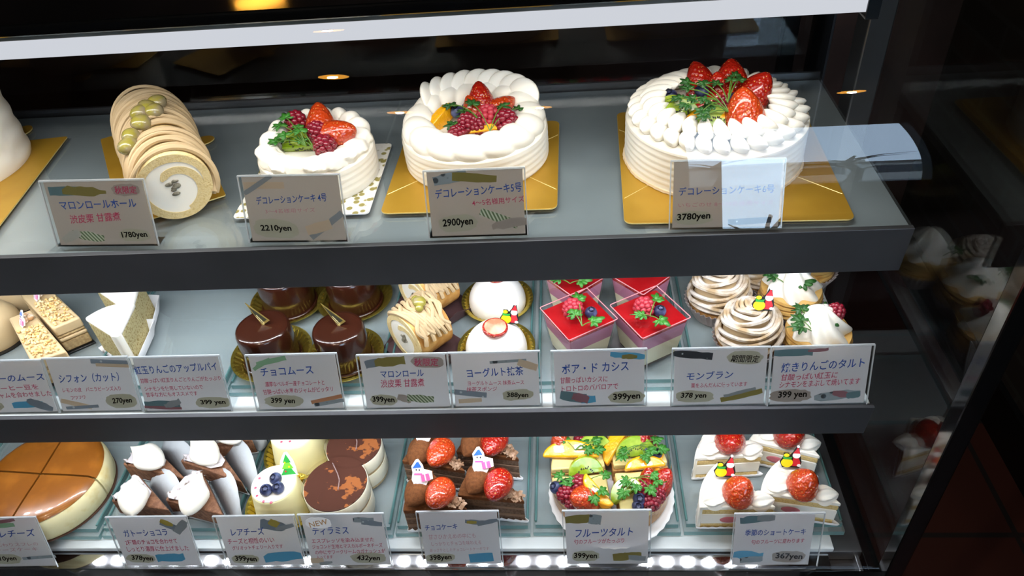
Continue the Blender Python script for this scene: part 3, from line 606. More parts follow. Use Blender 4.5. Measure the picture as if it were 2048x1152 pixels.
card('price card for fruit tart with olive tapes, standing before the tart quarters', (1126, 1022), (1298, 1020), (1300, 1130), (1129, 1131), B3, [
    ('w', .19, .84, .32, .16, 'olive', 4, .6), ('w', .37, .83, .14, .18, 'print', -8, .8), ('T', .47, .60, 'フルーツタルト', .66, .18, 2), ('D', .41, .44, '旬のフルーツがたっぷり', .58, .11, 2),
    ('p', .25, .16, .32, .20, 'khaki', 0), ('K', .25, .16, '399yen', .27, .13, -1), ('w', .66, .14, .18, .15, 'olive', 6, .7), ('w', .80, .18, .20, .10, 'olive', 2, .6), ('w', .84, .12, .22, .10, 'grey', -6, .5)], lean=14, foot=False)
card('price card marked 367 yen in a wide clear stand before the white shortcakes', (1457, 1028), (1636, 1026), (1634, 1132), (1460, 1133), B3, [
    ('w', .20, .88, .26, .14, 'teal', 6, .4), ('w', .36, .90, .2, .12, 'grey', 0, .6), ('T', .48, .64, '季節のショートケーキ', .68, .17, 1), ('D', .52, .47, '旬のフルーツに変わります', .60, .12, 2),
    ('w', .20, .20, .34, .18, 'sky', -6, .4), ('w', .24, .12, .26, .12, 'print', 4, .6), ('p', .66, .17, .38, .22, 'brown', 0), ('K', .67, .17, '367yen', .31, .14, -3)], lean=14, foot=False, inset=(0.04, 0.03, 0.2, 0.02))

# ------------------------------------------------------------------ fruit, herbs and picks (all parts of the cake they sit in)
def strawberry(parent, c, L=0.030, w=0.011, d=(0, 0, 1), m=None, name='strawberry', roll=0.0):
    """c: middle of the berry, d: where its tip points"""
    L *= 1.2; w *= 1.22
    pr = [(0, -0.42*L), (0.55*w, -0.43*L), (0.88*w, -0.36*L), (1.0*w, -0.22*L), (0.98*w, -0.08*L), (0.86*w, 0.10*L), (0.66*w, 0.28*L), (0.42*w, 0.42*L), (0.2*w, 0.50*L), (0, 0.53*L)]
    return obj(name, MB().lathe(pr, 24, rad=lambda t, r, z: r*(1+0.04*math.cos(2*t+L*900))), m or BERRY, parent, c, aim(d, roll))
def raspberry(parent, c, r=0.0085, d=(0, 0, 1), m=None, name='raspberry'):
    r *= 1.15; mb = MB(); L = 1.15*r; R = aim(d).to_4x4()
    for i, (a, n) in enumerate(((-0.9, 8), (-0.45, 10), (0.0, 10), (0.45, 9), (0.85, 6), (1.25, 3))):
        for j in range(n):
            t = 2*PI*(j+0.5*(i % 2))/n; q = (0.78*r*math.cos(a)*math.cos(t), 0.78*r*math.cos(a)*math.sin(t), L*0.85*math.sin(a))
            mb.ell(q, (0.30*r,)*3, n=7, m=5, M=None) if False else mb.ell(q, (0.31*r, 0.31*r, 0.31*r), n=7, m=5)
    mb.ell((0, 0, 0), (0.74*r, 0.74*r, 0.95*L*0.85), n=10, m=7)
    return obj(name, mb, m or RASP, parent, c, R.to_3x3())
def blueberry(parent, c, r=0.0062, d=(0, 0, 1)):
    o = obj('blueberry', MB().ell((0, 0, 0), (r, r, 0.92*r), n=18, m=12, fn=lambda x, y, z: (x, y, z-0.35*r*max(0, 1-math.hypot(x, y)/(0.5*r)) if z > 0 else z)), BLUE, parent, c, aim(d))
    mb = MB(); n = 20
    mb.lathe([(0.30*r, 0.60*r), (0.36*r, 0.82*r), (0.46*r, 0.98*r), (0.40*r, 0.86*r), (0.28*r, 0.66*r)], n, rad=lambda t, rr, z: rr*(1+0.12*math.cos(5*t)), cap=False)
    obj('crown', mb, BLUED, o); return o
def kiwi(parent, c, r=0.016, th=0.007, d=(0, 0, 1), roll=0.0, half=True):
    a = PI if half else 2*PI; n = 20
    pts = [(0, 0)]+[(r*math.cos(a*i/n), r*math.sin(a*i/n)) for i in range(n+1)] if half else circle(r, 24)
    o = obj('kiwi_slice', MB().prism(pts, -th/2, th/2), KIWI, parent, c, aim(d, roll), bevel=0.0012)
    mb = MB()
    for i in range(13):
        t = a*(i+0.5)/13; q = 0.40*r
        for z in (-th/2, th/2): mb.ell((q*math.cos(t)*random.uniform(.85, 1.2), q*math.sin(t)*random.uniform(.85, 1.2), z), (0.0014, 0.0008, 0.0004), rot=(0, 0, t), n=6, m=4)
        if half: mb.ell((random.uniform(-.5, .5)*r, -0.0001, random.uniform(-.3, .3)*th), (0.0011, 0.0004, 0.0009), n=6, m=4)
    obj('seeds', mb, SEED, o); return o
def orange(parent, c, r=0.018, th=0.012, d=(0, 0, 1), roll=0.0):
    mb = MB(); n = 16; vs = []; fs = []
    pts = [(r*math.cos(PI*i/n), 0.62*r*math.sin(PI*i/n)) for i in range(n+1)]
    return obj('orange_segment', mb.prism(pts, -th/2, th/2), ORANGE, parent, c, aim(d, roll), bevel=0.0025, segs=3)
def leaf_mb(L, teeth=3):
    """one lobed, slightly cupped leaflet, its stalk at the origin, growing along +X"""
    out = []; n = 33
    for i in range(n):
        t = -1.25+2.5*i/(n-1); k = 0.62+0.38*abs(math.cos(t*teeth*1.2))
        rr = L*k*(1-0.22*abs(t)); out.append((rr*math.cos(t), 0.85*rr*math.sin(t)))
    vs = [(0, 0, 0)]; fs = []
    for (x, y) in out: vs.append((x*0.5, y*0.5, 0.10*L*math.sin(6*math.atan2(y, x+1e-6))*0.5))
    for (x, y) in out: vs.append((x, y, -0.22*L*(x*x+y*y)/(L*L)+0.07*L*math.sin(7*math.atan2(y, x+1e-6))))
    for i in range(n-1): fs += [(0, 1+i, 2+i), (1+i, 1+n+i, 2+n+i, 2+i)]
    return MB().add(vs, fs)
def sprig(parent, base, tips, L=0.008, m=None, name='herb_sprig'):
    """stems from base to each tip, a compound leaf of three leaflets at each"""
    mb = MB(); B = Vector(base)
    for t in tips:
        T = Vector(t); mid = (B+T)/2+Vector((0, 0, 0.25*(T-B).length)); mb.tube([B.lerp(mid, k/4).lerp(mid.lerp(T, k/4), k/4) for k in range(5)], 0.00055, 5)
    o = obj(name, mb, STEM, parent); L *= 1.45
    for t in tips:
        T = Vector(t); d = T-B; a = math.atan2(d.y, d.x)
        for da, off, sc in ((0, 0.0, 1.0), (1.15, -0.15, 0.8), (-1.15, -0.15, 0.8)):
            lf = obj('leaf', leaf_mb(L*sc), m or LEAF, o, T+Vector((off*L*math.cos(a), off*L*math.sin(a), 0.0004)), Euler((random.uniform(-.35, .35), random.uniform(-.35, .1), a+da+random.uniform(-.2, .2))), solid=0.00035)
    return o
def plate_poly(name, polys, parent, th=0.0009, rot=None, loc=(0, 0, 0)):
    """a flat printed plastic shape: first polygon is the backing, the others are printed pieces laid on it (x across, y up)"""
    root = None
    for k, (nm, poly, m) in enumerate(polys):
        mb = MB().prism(poly, 0, th if k == 0 else 0.0003)
        if root is None: root = obj(nm, mb, m, parent, loc, rot or (PI/2, 0, 0), smooth=False)
        else: obj(nm, mb, m, root, (0, 0, th+0.00002+0.0003*(k-1)*0.4), smooth=False)
    return root
PICKW = mat('pick_white', '#f2f1f3', 0.35); PICKR = mat('pick_red', '#c52b33', 0.35); PICKY = mat('pick_yellow', '#f0d51c', 0.35); PICKG = mat('pick_green', '#2f9a3e', 0.35)
PICKK = mat('pick_outline', '#1b1a18', 0.4); PICKB = mat('pick_blue', '#3c6fc4', 0.35); PICKP = mat('pick_pink', '#ee6fae', 0.35)
def el(cx, cy, rx, ry, n=20): return [(cx+rx*math.cos(2*PI*i/n), cy+ry*math.sin(2*PI*i/n)) for i in range(n)]
def sc(poly, k): return [(x*k, y*k) for x, y in poly]
def sack_pick(parent, c, k=0.0165, rz=0.0, lean=-0.5):
    """party pick: yellow sack tied with green beside a red pointed cap and coat"""
    P_ = [('party_pick', [(-.55, 0), (.5, 0), (.62, .35), (.55, .75), (.46, 1.15), (.40, 1.5), (.3, 1.52), (.1, 1.1), (-.1, .85), (-.2, 1.0), (-.5, 1.0), (-.5, .75), (-.72, .4)], PICKK),
          ('coat', [(.02, .1), (.46, .1), (.54, .35), (.42, .7), (.1, .7)], PICKR),
          ('trim', el(.28, .84, .24, .2), PICKW),
          ('cap', [(.06, .98), (.50, .98), (.42, 1.22), (.35, 1.44), (.22, 1.2)], PICKR),
          ('bobble', el(.35, 1.46, .09, .09, 12), PICKW), ('cuff', el(.46, .16, .13, .09, 12), PICKW),
          ('sack', el(-.28, .34, .36, .32), PICKY), ('sack_neck', [(-.5, .58), (-.06, .56), (.02, .74), (-.3, .70), (-.56, .78)], PICKG), ('sack_top', el(-.33, .86, .17, .12), PICKY)]
    return plate_poly('party_pick', [(n, sc(p, k), m) for n, p, m in P_], parent, rot=Euler((PI/2+lean, 0, rz)), loc=c)
def snowman_pick(parent, c, k=0.0165, rz=0.0, lean=-0.5):
    P_ = [('party_pick', [(-.3, 0), (.4, 0), (.55, .3), (.8, .4), (.75, .85), (.3, .95), (.25, 1.2), (.0, 1.55), (-.15, 1.5), (-.4, 1.1), (-.35, .75), (-.42, .3)], PICKW),
          ('body', el(0, .36, .33, .32), mat('snow_white', '#e9e6ee', 0.4)), ('head', el(-.04, .86, .27, .25), mat('snow_white', '#e9e6ee', 0.4)), ('scarf', [(-.26, .60), (.22, .62), (.2, .72), (-.24, .70)], PICKP),
          ('hat', [(-.34, 1.0), (.18, 1.08), (-.02, 1.46)], PICKB), ('bobble', el(-.05, 1.46, .08, .08, 12), PICKW), ('eye', el(-.12, .92, .035, .05, 10), PICKK), ('eye', el(.06, .92, .035, .05, 10), PICKK), ('gift', [(.18, .22), (.66, .34), (.58, .74), (.12, .62)], PICKP), ('ribbon', [(.38, .28), (.45, .30), (.38, .70), (.31, .68)], PICKW)]
    return plate_poly('party_pick', [(n, sc(p, k), m) for n, p, m in P_], parent, rot=Euler((PI/2+lean, 0, rz)), loc=c)
def tree_pick(parent, c, k=0.017, rz=0.0, lean=-0.5):
    tri = lambda w, y0, y1, s=1: [(-w*s, y0), (w*s, y0), (0, y1)]
    P_ = [('party_pick', [(-.1, -.1), (.1, -.1), (.15, .1), (.55, .12), (.5, .6), (.4, 1.1), (.1, 1.65), (-.1, 1.65), (-.4, 1.1), (-.5, .6), (-.55, .12), (-.15, .1)], PICKW),
          ('tree_bottom', tri(.46, .18, .95), PICKG), ('tree_middle', tri(.36, .58, 1.25), mat('pick_light_green', '#74c437', 0.4)), ('tree_top', tri(.25, .98, 1.55), PICKG), ('bauble', el(.1, .7, .06, .06, 10), PICKY), ('bauble', el(-.12, 1.0, .05, .05, 10), PICKY), ('bauble', el(-.15, .42, .06, .06, 10), PICKR)]
    return plate_poly('party_pick', [(n, sc(p, k), m) for n, p, m in P_], parent, rot=Euler((PI/2+lean, 0, rz)), loc=c)
def local(root, px, py, z): return P(px, py, z)-root.location     # only for roots that are not turned

# ------------------------------------------------------------------ boards on the upper shelf
def rrect(w, d, r, n=5):
    o = []
    for cx_, cy_, a0 in ((w/2-r, d/2-r, 0), (-w/2+r, d/2-r, PI/2), (-w/2+r, -d/2+r, PI), (w/2-r, -d/2+r, 3*PI/2)):
        o += [(cx_+r*math.cos(a0+PI/2*i/n), cy_+r*math.sin(a0+PI/2*i/n)) for i in range(n+1)]
    return o
def board(label, c, w, d, rz, m=GOLD, em=GOLDEDGE, r=0.008, lines=True, tab=None):
    t = thing('cake_board', label, 'cake board', (c.x, c.y, Z1+0.0004), rz, 'cake boards on the upper shelf')
    mb = MB().prism(rrect(w, d, r), 0, 0.0016, 0, 1)
    if tab: mb.prism([(tab[0]+0.014*math.cos(a)*1.0, tab[1]+0.011*math.sin(a)) for a in (2*PI*i/24 for i in range(24))], 0, 0.0014, 0, 1)
    obj('board', mb, [m, em], t, bevel=0.0004, smooth=False)
    if lines:
        mb = MB(); q = 0.985
        for sx_ in (-1, 1):
            for sy_ in (-1, 1):
                mb.tube([(sx_*w/2*q, sy_*d/2*0.62, 0.0016), (sx_*w/2*0.5, sy_*d/2*0.20, 0.0016)], 0.0004, 4)
        obj('crease_line', mb, em, t)
    return t

# ------------------------------------------------------------------ whole decorated cakes
def cake_body(parent, R, H, groove, seed, n=96):
    prof = [(0, 0), (R*0.985, 0), (R, 0.004)]; k = int(H/0.0018)
    for i in range(1, k): prof.append((R, H*i/k))
    prof += [(R*1.0, H-0.004), (R-0.0012, H-0.0012), (R-0.004, H), (R*0.8, H+0.0005), (R*0.4, H), (0, H)]
    ph = random.uniform(0, 6)
    def rad(t, r, z):
        if r < R*0.97 or z < 0.003 or z > H-0.004: return r
        return r+groove*math.sin(z*2*PI/0.0068+0.9*math.sin(t+ph)+0.25*math.sin(3*t))
    return obj('cake_body', MB().lathe(prof, n, rad=rad), CREAM, parent)
def smooth01(x): x = max(0, min(1, x)); return x*x*(3-2*x)
# --- small cake
def cake_small():
    zt = 0.034; R = 0.0610; c = Vector((-0.2655, 0.687, Z1+0.0021))
    e0, e1 = P(785, 289, 0), P(738, 430, 0); ev = e0-e1; wd = ev.length; nv = Vector((-ev.y, ev.x, 0)).normalized(); bc = (e0+e1)/2+nv*wd*0.5
    board('white square cake board with gold floral print under the smallest cake', bc, wd, wd, math.atan2(ev.y, ev.x)-PI/2, DOILYB, PAPER, 0.005, False)
    t = thing('decoration_cake', 'smallest whole cream cake with strawberries, raspberries and kiwi', 'cake', c, 0, 'whole cream cakes on the upper shelf')
    cake_body(t, R, zt, 0.0004, 1)
    N = 17
    def fn(a, p):
        lobe = abs(math.sin(N*a/2+0.9*math.sin(p)))**0.7; star = math.cos(6*p+N*a*0.5)
        back = smooth01((math.sin(a)+0.1)*1.6)
        return R*0.775+0.0012*math.sin(N*a), 0.0125*(0.78+0.26*lobe+0.07*star*(1-0.8*back)), 0.78+0.55*back
    obj('cream_border', MB().torus(R, 0.012, 272, 26, fn=fn), CREAM, t, (0, 0, zt+0.004))
    q = lambda px, py, z=zt+0.016: P(px, py, z)-Vector(t.location)
    strawberry(t, q(641, 247, zt+0.02), 0.036, 0.0135, (-.1, .6, .75), BERRYO)
    strawberry(t, q(676, 270, zt+0.017), 0.036, 0.0145, (.9, -.15, .35), BERRYO)
    raspberry(t, q(594, 248, zt+0.018), 0.0105, (-.2, .2, 1)); raspberry(t, q(637, 265, zt+0.022), 0.0095, (-.7, .2, .5)); raspberry(t, q(633, 272, zt+0.016), 0.008, (0, -.3, .8)); raspberry(t, q(650, 293, zt+0.016), 0.0105, (.2, -.5, .6), RASP)
    blueberry(t, q(604, 271, zt+0.013), 0.0066, (.2, -.4, 1))
    kiwi(t, q(606, 298, zt+0.006), 0.022, 0.009, (-.1, -.55, .85), 0.15); kiwi(t, q(575, 292, zt+0.008), 0.017, 0.008, (-.45, -.3, .8), 0.6)
    orange(t, q(612, 285, zt+0.010), 0.015, 0.008, (0, -.4, .9), 0.2)
    B = q(612, 292, zt+0.018)
    sprig(t, B, [q(572, 236, zt+0.030), q(560, 252, zt+0.022), q(553, 285, zt+0.016), q(570, 270, zt+0.024), q(600, 262, zt+0.03)], 0.0085)
    sprig(t, q(630, 300, zt+0.017), [q(596, 255, zt+0.026), q(604, 282, zt+0.02)], 0.007)
cake_small()
# --- middle cake
def cake_middle():
    zt = 0.036; R = 0.0775; c = Vector((-0.100, 0.716, Z1+0.0021))
    board('square gold cake board under the middle cream cake', P(953, 330, 0), 0.176, 0.180, -0.015)
    t = thing('decoration_cake', 'middle whole cream cake with a smooth ruffled rim round mixed berries', 'cake', c, 0, 'whole cream cakes on the upper shelf')
    cake_body(t, R, zt, 0.0004, 2)
    N = 15
    def fn(a, p):
        lobe = abs(math.sin(N*a/2+1.1*math.sin(p)+0.5*math.cos(p)))**0.55; back = smooth01((math.sin(a)-0.05)*1.5)
        return R*0.755, 0.0175*(0.80+0.23*lobe), 0.80+0.25*back
    obj('cream_border', MB().torus(R, 0.016, 300, 24, fn=fn), CREAM, t, (0, 0, zt+0.004))
    # tall smooth petals at the back
    mb = MB()
    for i in range(9):
        a = PI*(0.18+0.62*i/8); cx_, cy_ = 0.80*R*math.cos(a), 0.80*R*math.sin(a)
        mb.ell((cx_, cy_, 0.013), (0.006, 0.019, 0.018), rot=Euler((0.0, 0.35, a+0.55)), n=18, m=12)
    obj('cream_petals', mb, CREAM, t, (0, 0, zt+0.003))
    q = lambda px, py, z=zt+0.016: P(px, py, z)-Vector(t.location)
    strawberry(t, q(962, 203, zt+0.02), 0.034, 0.0125, (-.1, .5, .8)); strawberry(t, q(1000, 216, zt+0.013), 0.03, 0.011, (.8, .3, .4), BERRYO); strawberry(t, q(948, 222, zt+0.016), 0.028, 0.011, (-.3, .2, .9), BERRYO)
    raspberry(t, q(937, 249, zt+0.016), 0.0095, (-.3, -.2, .9)); raspberry(t, q(975, 236, zt+0.018), 0.0105, (.3, .1, 1), RASPP); raspberry(t, q(1007, 245, zt+0.014), 0.0115, (.8, -.2, .5)); raspberry(t, q(916, 271, zt+0.012), 0.009, (-.2, -.6, .7)); raspberry(t, q(958, 254, zt+0.012), 0.009, (0, -.2, .9))
    blueberry(t, q(915, 224, zt+0.015), 0.0075, (-.3, -.1, 1)); blueberry(t, q(925, 248, zt+0.012), 0.0065); blueberry(t, q(935, 215, zt+0.012), 0.0065)
    orange(t, q(888, 240, zt+0.010), 0.019, 0.016, (-.3, -.2, .9), 1.9); orange(t, q(962, 268, zt+0.008), 0.018, 0.012, (0, -.6, .8), 0.1)
    sprig(t, q(980, 262, zt+0.018), [q(1006, 212, zt+0.026), q(1038, 217, zt+0.018), q(945, 208, zt+0.03)], 0.0078, LEAFD)
    sprig(t, q(955, 235, zt+0.024), [q(900, 212, zt+0.022), q(928, 222, zt+0.022), q(907, 250, zt+0.018), q(930, 232, zt+0.024)], 0.0078, LEAFD)
cake_middle()
# --- large cake
def cake_large():
    zt = 0.047; R = 0.0897; c = Vector((0.148, 0.699, Z1+0.0021))
    board('largest gold cake board with a notched side, under the largest cake', P(1443, 322, 0), 0.208, 0.222, -0.03)
    t = thing('decoration_cake', 'largest whole cream cake with two rows of ruffled petals and big strawberries', 'cake', c, 0, 'whole cream cakes on the upper shelf')
    cake_body(t, R, zt, 0.00045, 3, 128)
    def petal(mb, a, rr, L, wd, ht, tilt, tw):
        M = Matrix.Rotation(a, 4, 'Z') @ Matrix.Translation((rr, 0, 0)) @ Euler((0, tilt, tw)).to_matrix().to_4x4() @ Matrix.Rotation(0.75, 4, 'X')
        n, m_ = 12, 9; vs = []; fs = []
        for i in range(m_):                          # teardrop: fat outside, thin inside, with a ridge
            u = i/(m_-1); x = -L*0.5+L*u; k = math.sin(PI*min(1, max(0.02, u**0.75*0.985)))**0.6
            for j in range(n):
                p = 2*PI*j/n; vs.append((x, wd*k*math.cos(p)*(0.55+0.45*u)+16*x*x*(1 if L < 0.033 else 0.4), ht*k*math.sin(p)*(0.45+0.55*u)))
        for i in range(m_-1):
            for j in range(n): fs.append((i*n+j, i*n+(j+1) % n, (i+1)*n+(j+1) % n, (i+1)*n+j))
        fs += [tuple(range(n-1, -1, -1)), tuple(range((m_-1)*n, m_*n))]
        mb.add(vs, fs, 0, M)
    mb = MB()
    for i in range(30):
        a = 2*PI*i/30; fr_ = smooth01(0.5-1.2*math.sin(a+0.25)); petal(mb, a, R*(0.80+0.045*fr_), lerp(0.036, 0.026, fr_), lerp(0.0068, 0.0092, fr_), 0.0128, 0.18, 0.30+0.10*math.sin(5*a))
    obj('outer_petal_border', mb, CREAM, t, (0, 0, zt+0.006))
    mb = MB()
    for i in range(28):
        a = 2*PI*(i+0.5)/28; fr_ = smooth01(0.5-1.2*math.sin(a+0.25)); petal(mb, a, R*(0.665+0.05*fr_), lerp(0.036, 0.026, fr_), lerp(0.0062, 0.0088, fr_), 0.0120, 0.28, 0.34+0.10*math.cos(4*a))
    obj('inner_petal_border', mb, CREAM, t, (0, 0, zt+0.0145))
    obj('biscuit_crumbs', MB().lathe([(R*0.99, 0), (R+0.002, 0.0005), (R+0.0015, 0.003), (R*0.995, 0.0032)], 160, rad=lambda a, r, z: r+0.0008*math.sin(37*a)*math.sin(23*a), cap=False), mat('biscuit', '#e3cfae', 0.8), t, (0, 0, 0))
    q = lambda px, py, z=zt+0.02: P(px, py, z)-Vector(t.location)
    strawberry(t, q(1400, 163, zt+0.018), 0.034, 0.0135, (-.3, .4, .8)); strawberry(t, q(1462, 168, zt+0.020), 0.040, 0.0155, (.0, .5, .8)); strawberry(t, q(1506, 190, zt+0.018), 0.040, 0.0155, (.5, .1, .8)); strawberry(t, q(1488, 230, zt+0.018), 0.042, 0.0165, (-.1, .25, .9), BERRYO)
    strawberry(t, q(1440, 188, zt+0.019), 0.036, 0.0125, (-.2, .2, .95)); strawberry(t, q(1398, 205, zt+0.012), 0.034, 0.0125, (-.4, .2, .8)); strawberry(t, q(1425, 216, zt+0.008), 0.03, 0.011, (.2, -.2, .9))
    raspberry(t, q(1452, 216, zt+0.017), 0.0095, (.1, -.3, 1)); raspberry(t, q(1436, 222, zt+0.014), 0.009)
    blueberry(t, q(1340, 194, zt+0.015), 0.0082, (-.3, -.2, .9)); blueberry(t, q(1403, 183, zt+0.026), 0.0072); blueberry(t, q(1471, 200, zt+0.027), 0.0078, (-.1, -.4, .9))
    kiwi(t, q(1362, 238, zt+0.012), 0.019, 0.012, (.2, -.6, .6), 0.3); kiwi(t, q(1340, 222, zt+0.010), 0.016, 0.010, (-.5, -.4, .8), 1.1); kiwi(t, q(1432, 256, zt+0.010), 0.021, 0.008, (.05, -.6, .8), 0.05)
    orange(t, q(1420, 245, zt+0.013), 0.024, 0.010, (0, -.55, .8), 0.0); orange(t, q(1352, 218, zt+0.008), 0.015, 0.012, (-.3, -.2, .9), 1.2)
    B = q(1458, 224, zt+0.024)
    sprig(t, B, [q(1408, 168, zt+0.040), q(1375, 178, zt+0.036), q(1356, 196, zt+0.034), q(1420, 212, zt+0.03), q(1408, 232, zt+0.028), q(1372, 210, zt+0.034)], 0.0072, LEAFD)
    sprig(t, q(1440, 205, zt+0.03), [q(1376, 166, zt+0.038), q(1384, 198, zt+0.036), q(1410, 200, zt+0.036), q(1405, 222, zt+0.03)], 0.0072, LEAFD)
    sprig(t, q(1455, 205, zt+0.032), [q(1462, 160, zt+0.040), q(1470, 152, zt+0.036), q(1434, 168, zt+0.036), q(1478, 160, zt+0.036)], 0.0065, LEAFD)
cake_large()
# --- white tapered cake at the left edge of the picture
def cake_left():
    q0, q1 = P(137, 275, 0), P(0, 455, 0); e = (q1-q0).normalized(); nrm = Vector((-e.y, e.x, 0)); nrm = nrm if nrm.x < 0 else -nrm
    w = 0.24; c = q0+e*(w/2)+nrm*(w/2)
    board('gold cake board turned at an angle under the white cake at the left edge', Vector((c.x, c.y, 0)), w, w, math.atan2(e.y, e.x), r=0.003, lines=False, tab=(-w*0.5+0.03, -w/2 if False else -w/2) if False else None)
    zt = 0.105; pb = P(62, 338, 0.004); R = 0.085
    c2 = Vector((pb.x-R*0.985-0.018, pb.y+0.010, Z1+0.0021))
    t = thing('chiffon_cake', 'white cream covered tall cake cut off by the left edge of the upper shelf', 'cake', c2, 0)
    prof = [(0, 0), (R*0.98, 0), (R, 0.005)]+[(R-0.003*i/24, 0.005+(zt-0.012)*i/24) for i in range(1, 25)]+[(R-0.006, zt-0.002), (R-0.012, zt), (0, zt)]
    obj('cake_body', MB().lathe(prof, 96, rad=lambda a, r, z: r+(0.0009*math.sin(z*2*PI/0.024+a*0.7) if 0.006 < z < zt-0.008 else 0)), CREAM, t)
cake_left()
tq = P(46, 264, 0)
tb = thing('cake_board', 'small round gold tab of a board behind the white cake at the left edge', 'cake board', (tq.x, tq.y, Z1+0.0004), 0, 'cake boards on the upper shelf')
obj('board', MB().prism([(0.011*math.cos(2*PI*i/28), 0.014*math.sin(2*PI*i/28)) for i in range(28)], 0, 0.0016, 0, 1), [GOLD, GOLDEDGE], tb, smooth=False)
# --- chestnut roll
def swirl_face(parent, R, y, flip=1, th=0.0012):
    """spiral cut face in the local XZ plane at depth y"""
    n = 40
    obj('cut_cream', MB().prism(circle(R*0.93, n), 0, 0.0006), CREAM, parent, (0, y, 0), (PI/2, 0, 0))
    mb = MB(); ring = 48; vs = []; fs = []
    for i in range(ring):
        a = 2*PI*i/ring
        for rr in (R*0.985, R*(0.77+0.02*math.sin(3*a))):
            for dz in (0, 0.0014): vs.append((rr*math.cos(a), rr*math.sin(a), dz))
    for i in range(ring):
        j = (i+1) % ring; a, b_ = 4*i, 4*j; fs += [(a+1, b_+1, b_+3, a+3), (a, a+1, a+3, a+2) if False else (a, b_, b_+1, a+1), (a+2, a+3, b_+3, b_+2)]
    mb.add(vs, fs); L = 36; vs = []; fs = []
    for i in range(L+1):                            # inner turn of sponge
        u = i/L; a = -1.35+flip*u*3.7; r0 = R*(0.80-0.42*u); w = R*0.11*(1 if u < 0.9 else (1-u)*10*0.7+0.3)
        for rr in (r0+w, r0-w):
            for dz in (0, 0.0013): vs.append((rr*math.cos(a), rr*math.sin(a), dz))
    for i in range(L):
        a, b_ = 4*i, 4*i+4; fs += [(a+1, a+3, b_+3, b_+1), (a, a+1, b_+1, b_), (a+2, b_+2, b_+3, a+3)]
    mb.add(vs, fs)
    obj('sponge_swirl', mb, ROLLSP, parent, (0, y, 0), (PI/2, 0, 0), smooth=False)
    mb = MB()
    for k in range(9):
        a = random.uniform(0, 6.3); rr = R*random.uniform(0.0, 0.2); mb.ell((rr*math.cos(a)-R*0.02, -0.0012, rr*math.sin(a)), (R*random.uniform(.05, .12), 0.0012, R*random.uniform(.04, .09)), n=8, m=6)
    obj('chestnut_bits', mb, DARKNUT, parent, (0, y, 0))
def roll():
    # the board's right front corner and its two directions, read off the photograph
    cr_ = P(453, 393, 0); u_ = Vector((-0.516, 0.856, 0)); v_ = Vector((-0.856, -0.516, 0)); rz = math.atan2(0.516, 0.856)
    board('long gold cake board under the whole chestnut roll', cr_+u_*0.1125+v_*0.053, 0.106, 0.225, rz, r=0.003, lines=False, tab=(0.055, 0.03))
    fr = P(374, 430, 0.003); R = 0.036; bk = P(280, 176, 2*R+0.004); Lr = (bk-fr).dot(u_); c = fr+u_*(Lr/2); c.z = 0
    t = thing('chestnut_roll', 'whole chestnut cream roll cake with glazed chestnuts along its top', 'cake', (c.x, c.y, Z1+0.0021), rz)
    ctr = R*0.97
    obj('roll_sponge', MB().lathe([(0, -Lr/2), (R*0.97, -Lr/2), (R, -Lr/2+0.002), (R, Lr/2-0.002), (0, Lr/2)], 48, M=Matrix.Translation((0, 0, ctr)) @ Matrix.Rotation(PI/2, 4, 'X') if False else Matrix.Translation((0, 0, ctr)) @ Matrix.Rotation(-PI/2, 4, 'X')), ROLLSP, t)
    face = bpy.data.objects.new('cut_face', None); COL.objects.link(face); face.parent = t; face.location = (0, 0, ctr)
    swirl_face(face, R, -Lr/2-0.0002)
    nS = 23
    mb = MB()
    for i in range(nS):
        y0 = -Lr/2+0.004+(Lr-0.006)*i/(nS-1); pts = []; ph = random.uniform(0, 6); a0 = -0.42+random.uniform(-.2, .16); a1 = PI+0.42+random.uniform(-.16, .2)
        sk = 0.030+0.006*math.sin(i*0.55)
        for k in range(27):
            a = lerp(a0, a1, k/26); rr = R+0.0022+0.0012*math.sin(2*a+ph)+(0.0014 if i % 2 == 0 else 0)
            pts.append((rr*math.cos(a), min(Lr/2+0.002, max(-Lr/2-0.0005, y0+sk*math.sin(a)*0.42-sk*0.30+0.005*math.cos(a)+0.0012*math.sin(2.3*a+ph))), ctr+rr*math.sin(a)))
        mb.tube(pts, [0.0030*(0.88+0.25*math.sin(i*2.1+k*0.21)) for k in range(27)], 7)
    obj('cream_strands', mb, CHESTNUT, t)
    def g(px, py):                                   # where the line of sight meets the strand covered roll
        Mi = Matrix.Rotation(-rz, 3, 'Z'); o_ = Mi @ (CO-Vector(t.location)); d_ = Mi @ ray(px, py); q_ = R+0.0075
        A = d_.x**2+d_.z**2; B = 2*(o_.x*d_.x+(o_.z-ctr)*d_.z); C_ = o_.x**2+(o_.z-ctr)**2-q_*q_; D = B*B-4*A*C_
        k_ = (-B-math.sqrt(D))/(2*A) if D > 0 else -B/(2*A); return o_+d_*k_
    for (px, py, r1, r2) in ((315, 205, .0105, .009), (296, 216, .012, .010), (310, 222, .010, .009), (280, 226, .010, .009), (283, 245, .011, .010), (262, 272, .0115, .009), (256, 292, .009, .0105)):
        obj('glazed_chestnut', MB().ell((0, 0, 0), (r1, r2, 0.008), n=14, m=9, fn=lambda x, y, z: (x*(1+25*y), y, z)), NUTJELLY, t, g(px, py), (random.uniform(-.3, .3), random.uniform(-.3, .3), random.uniform(0, 3)))
roll()

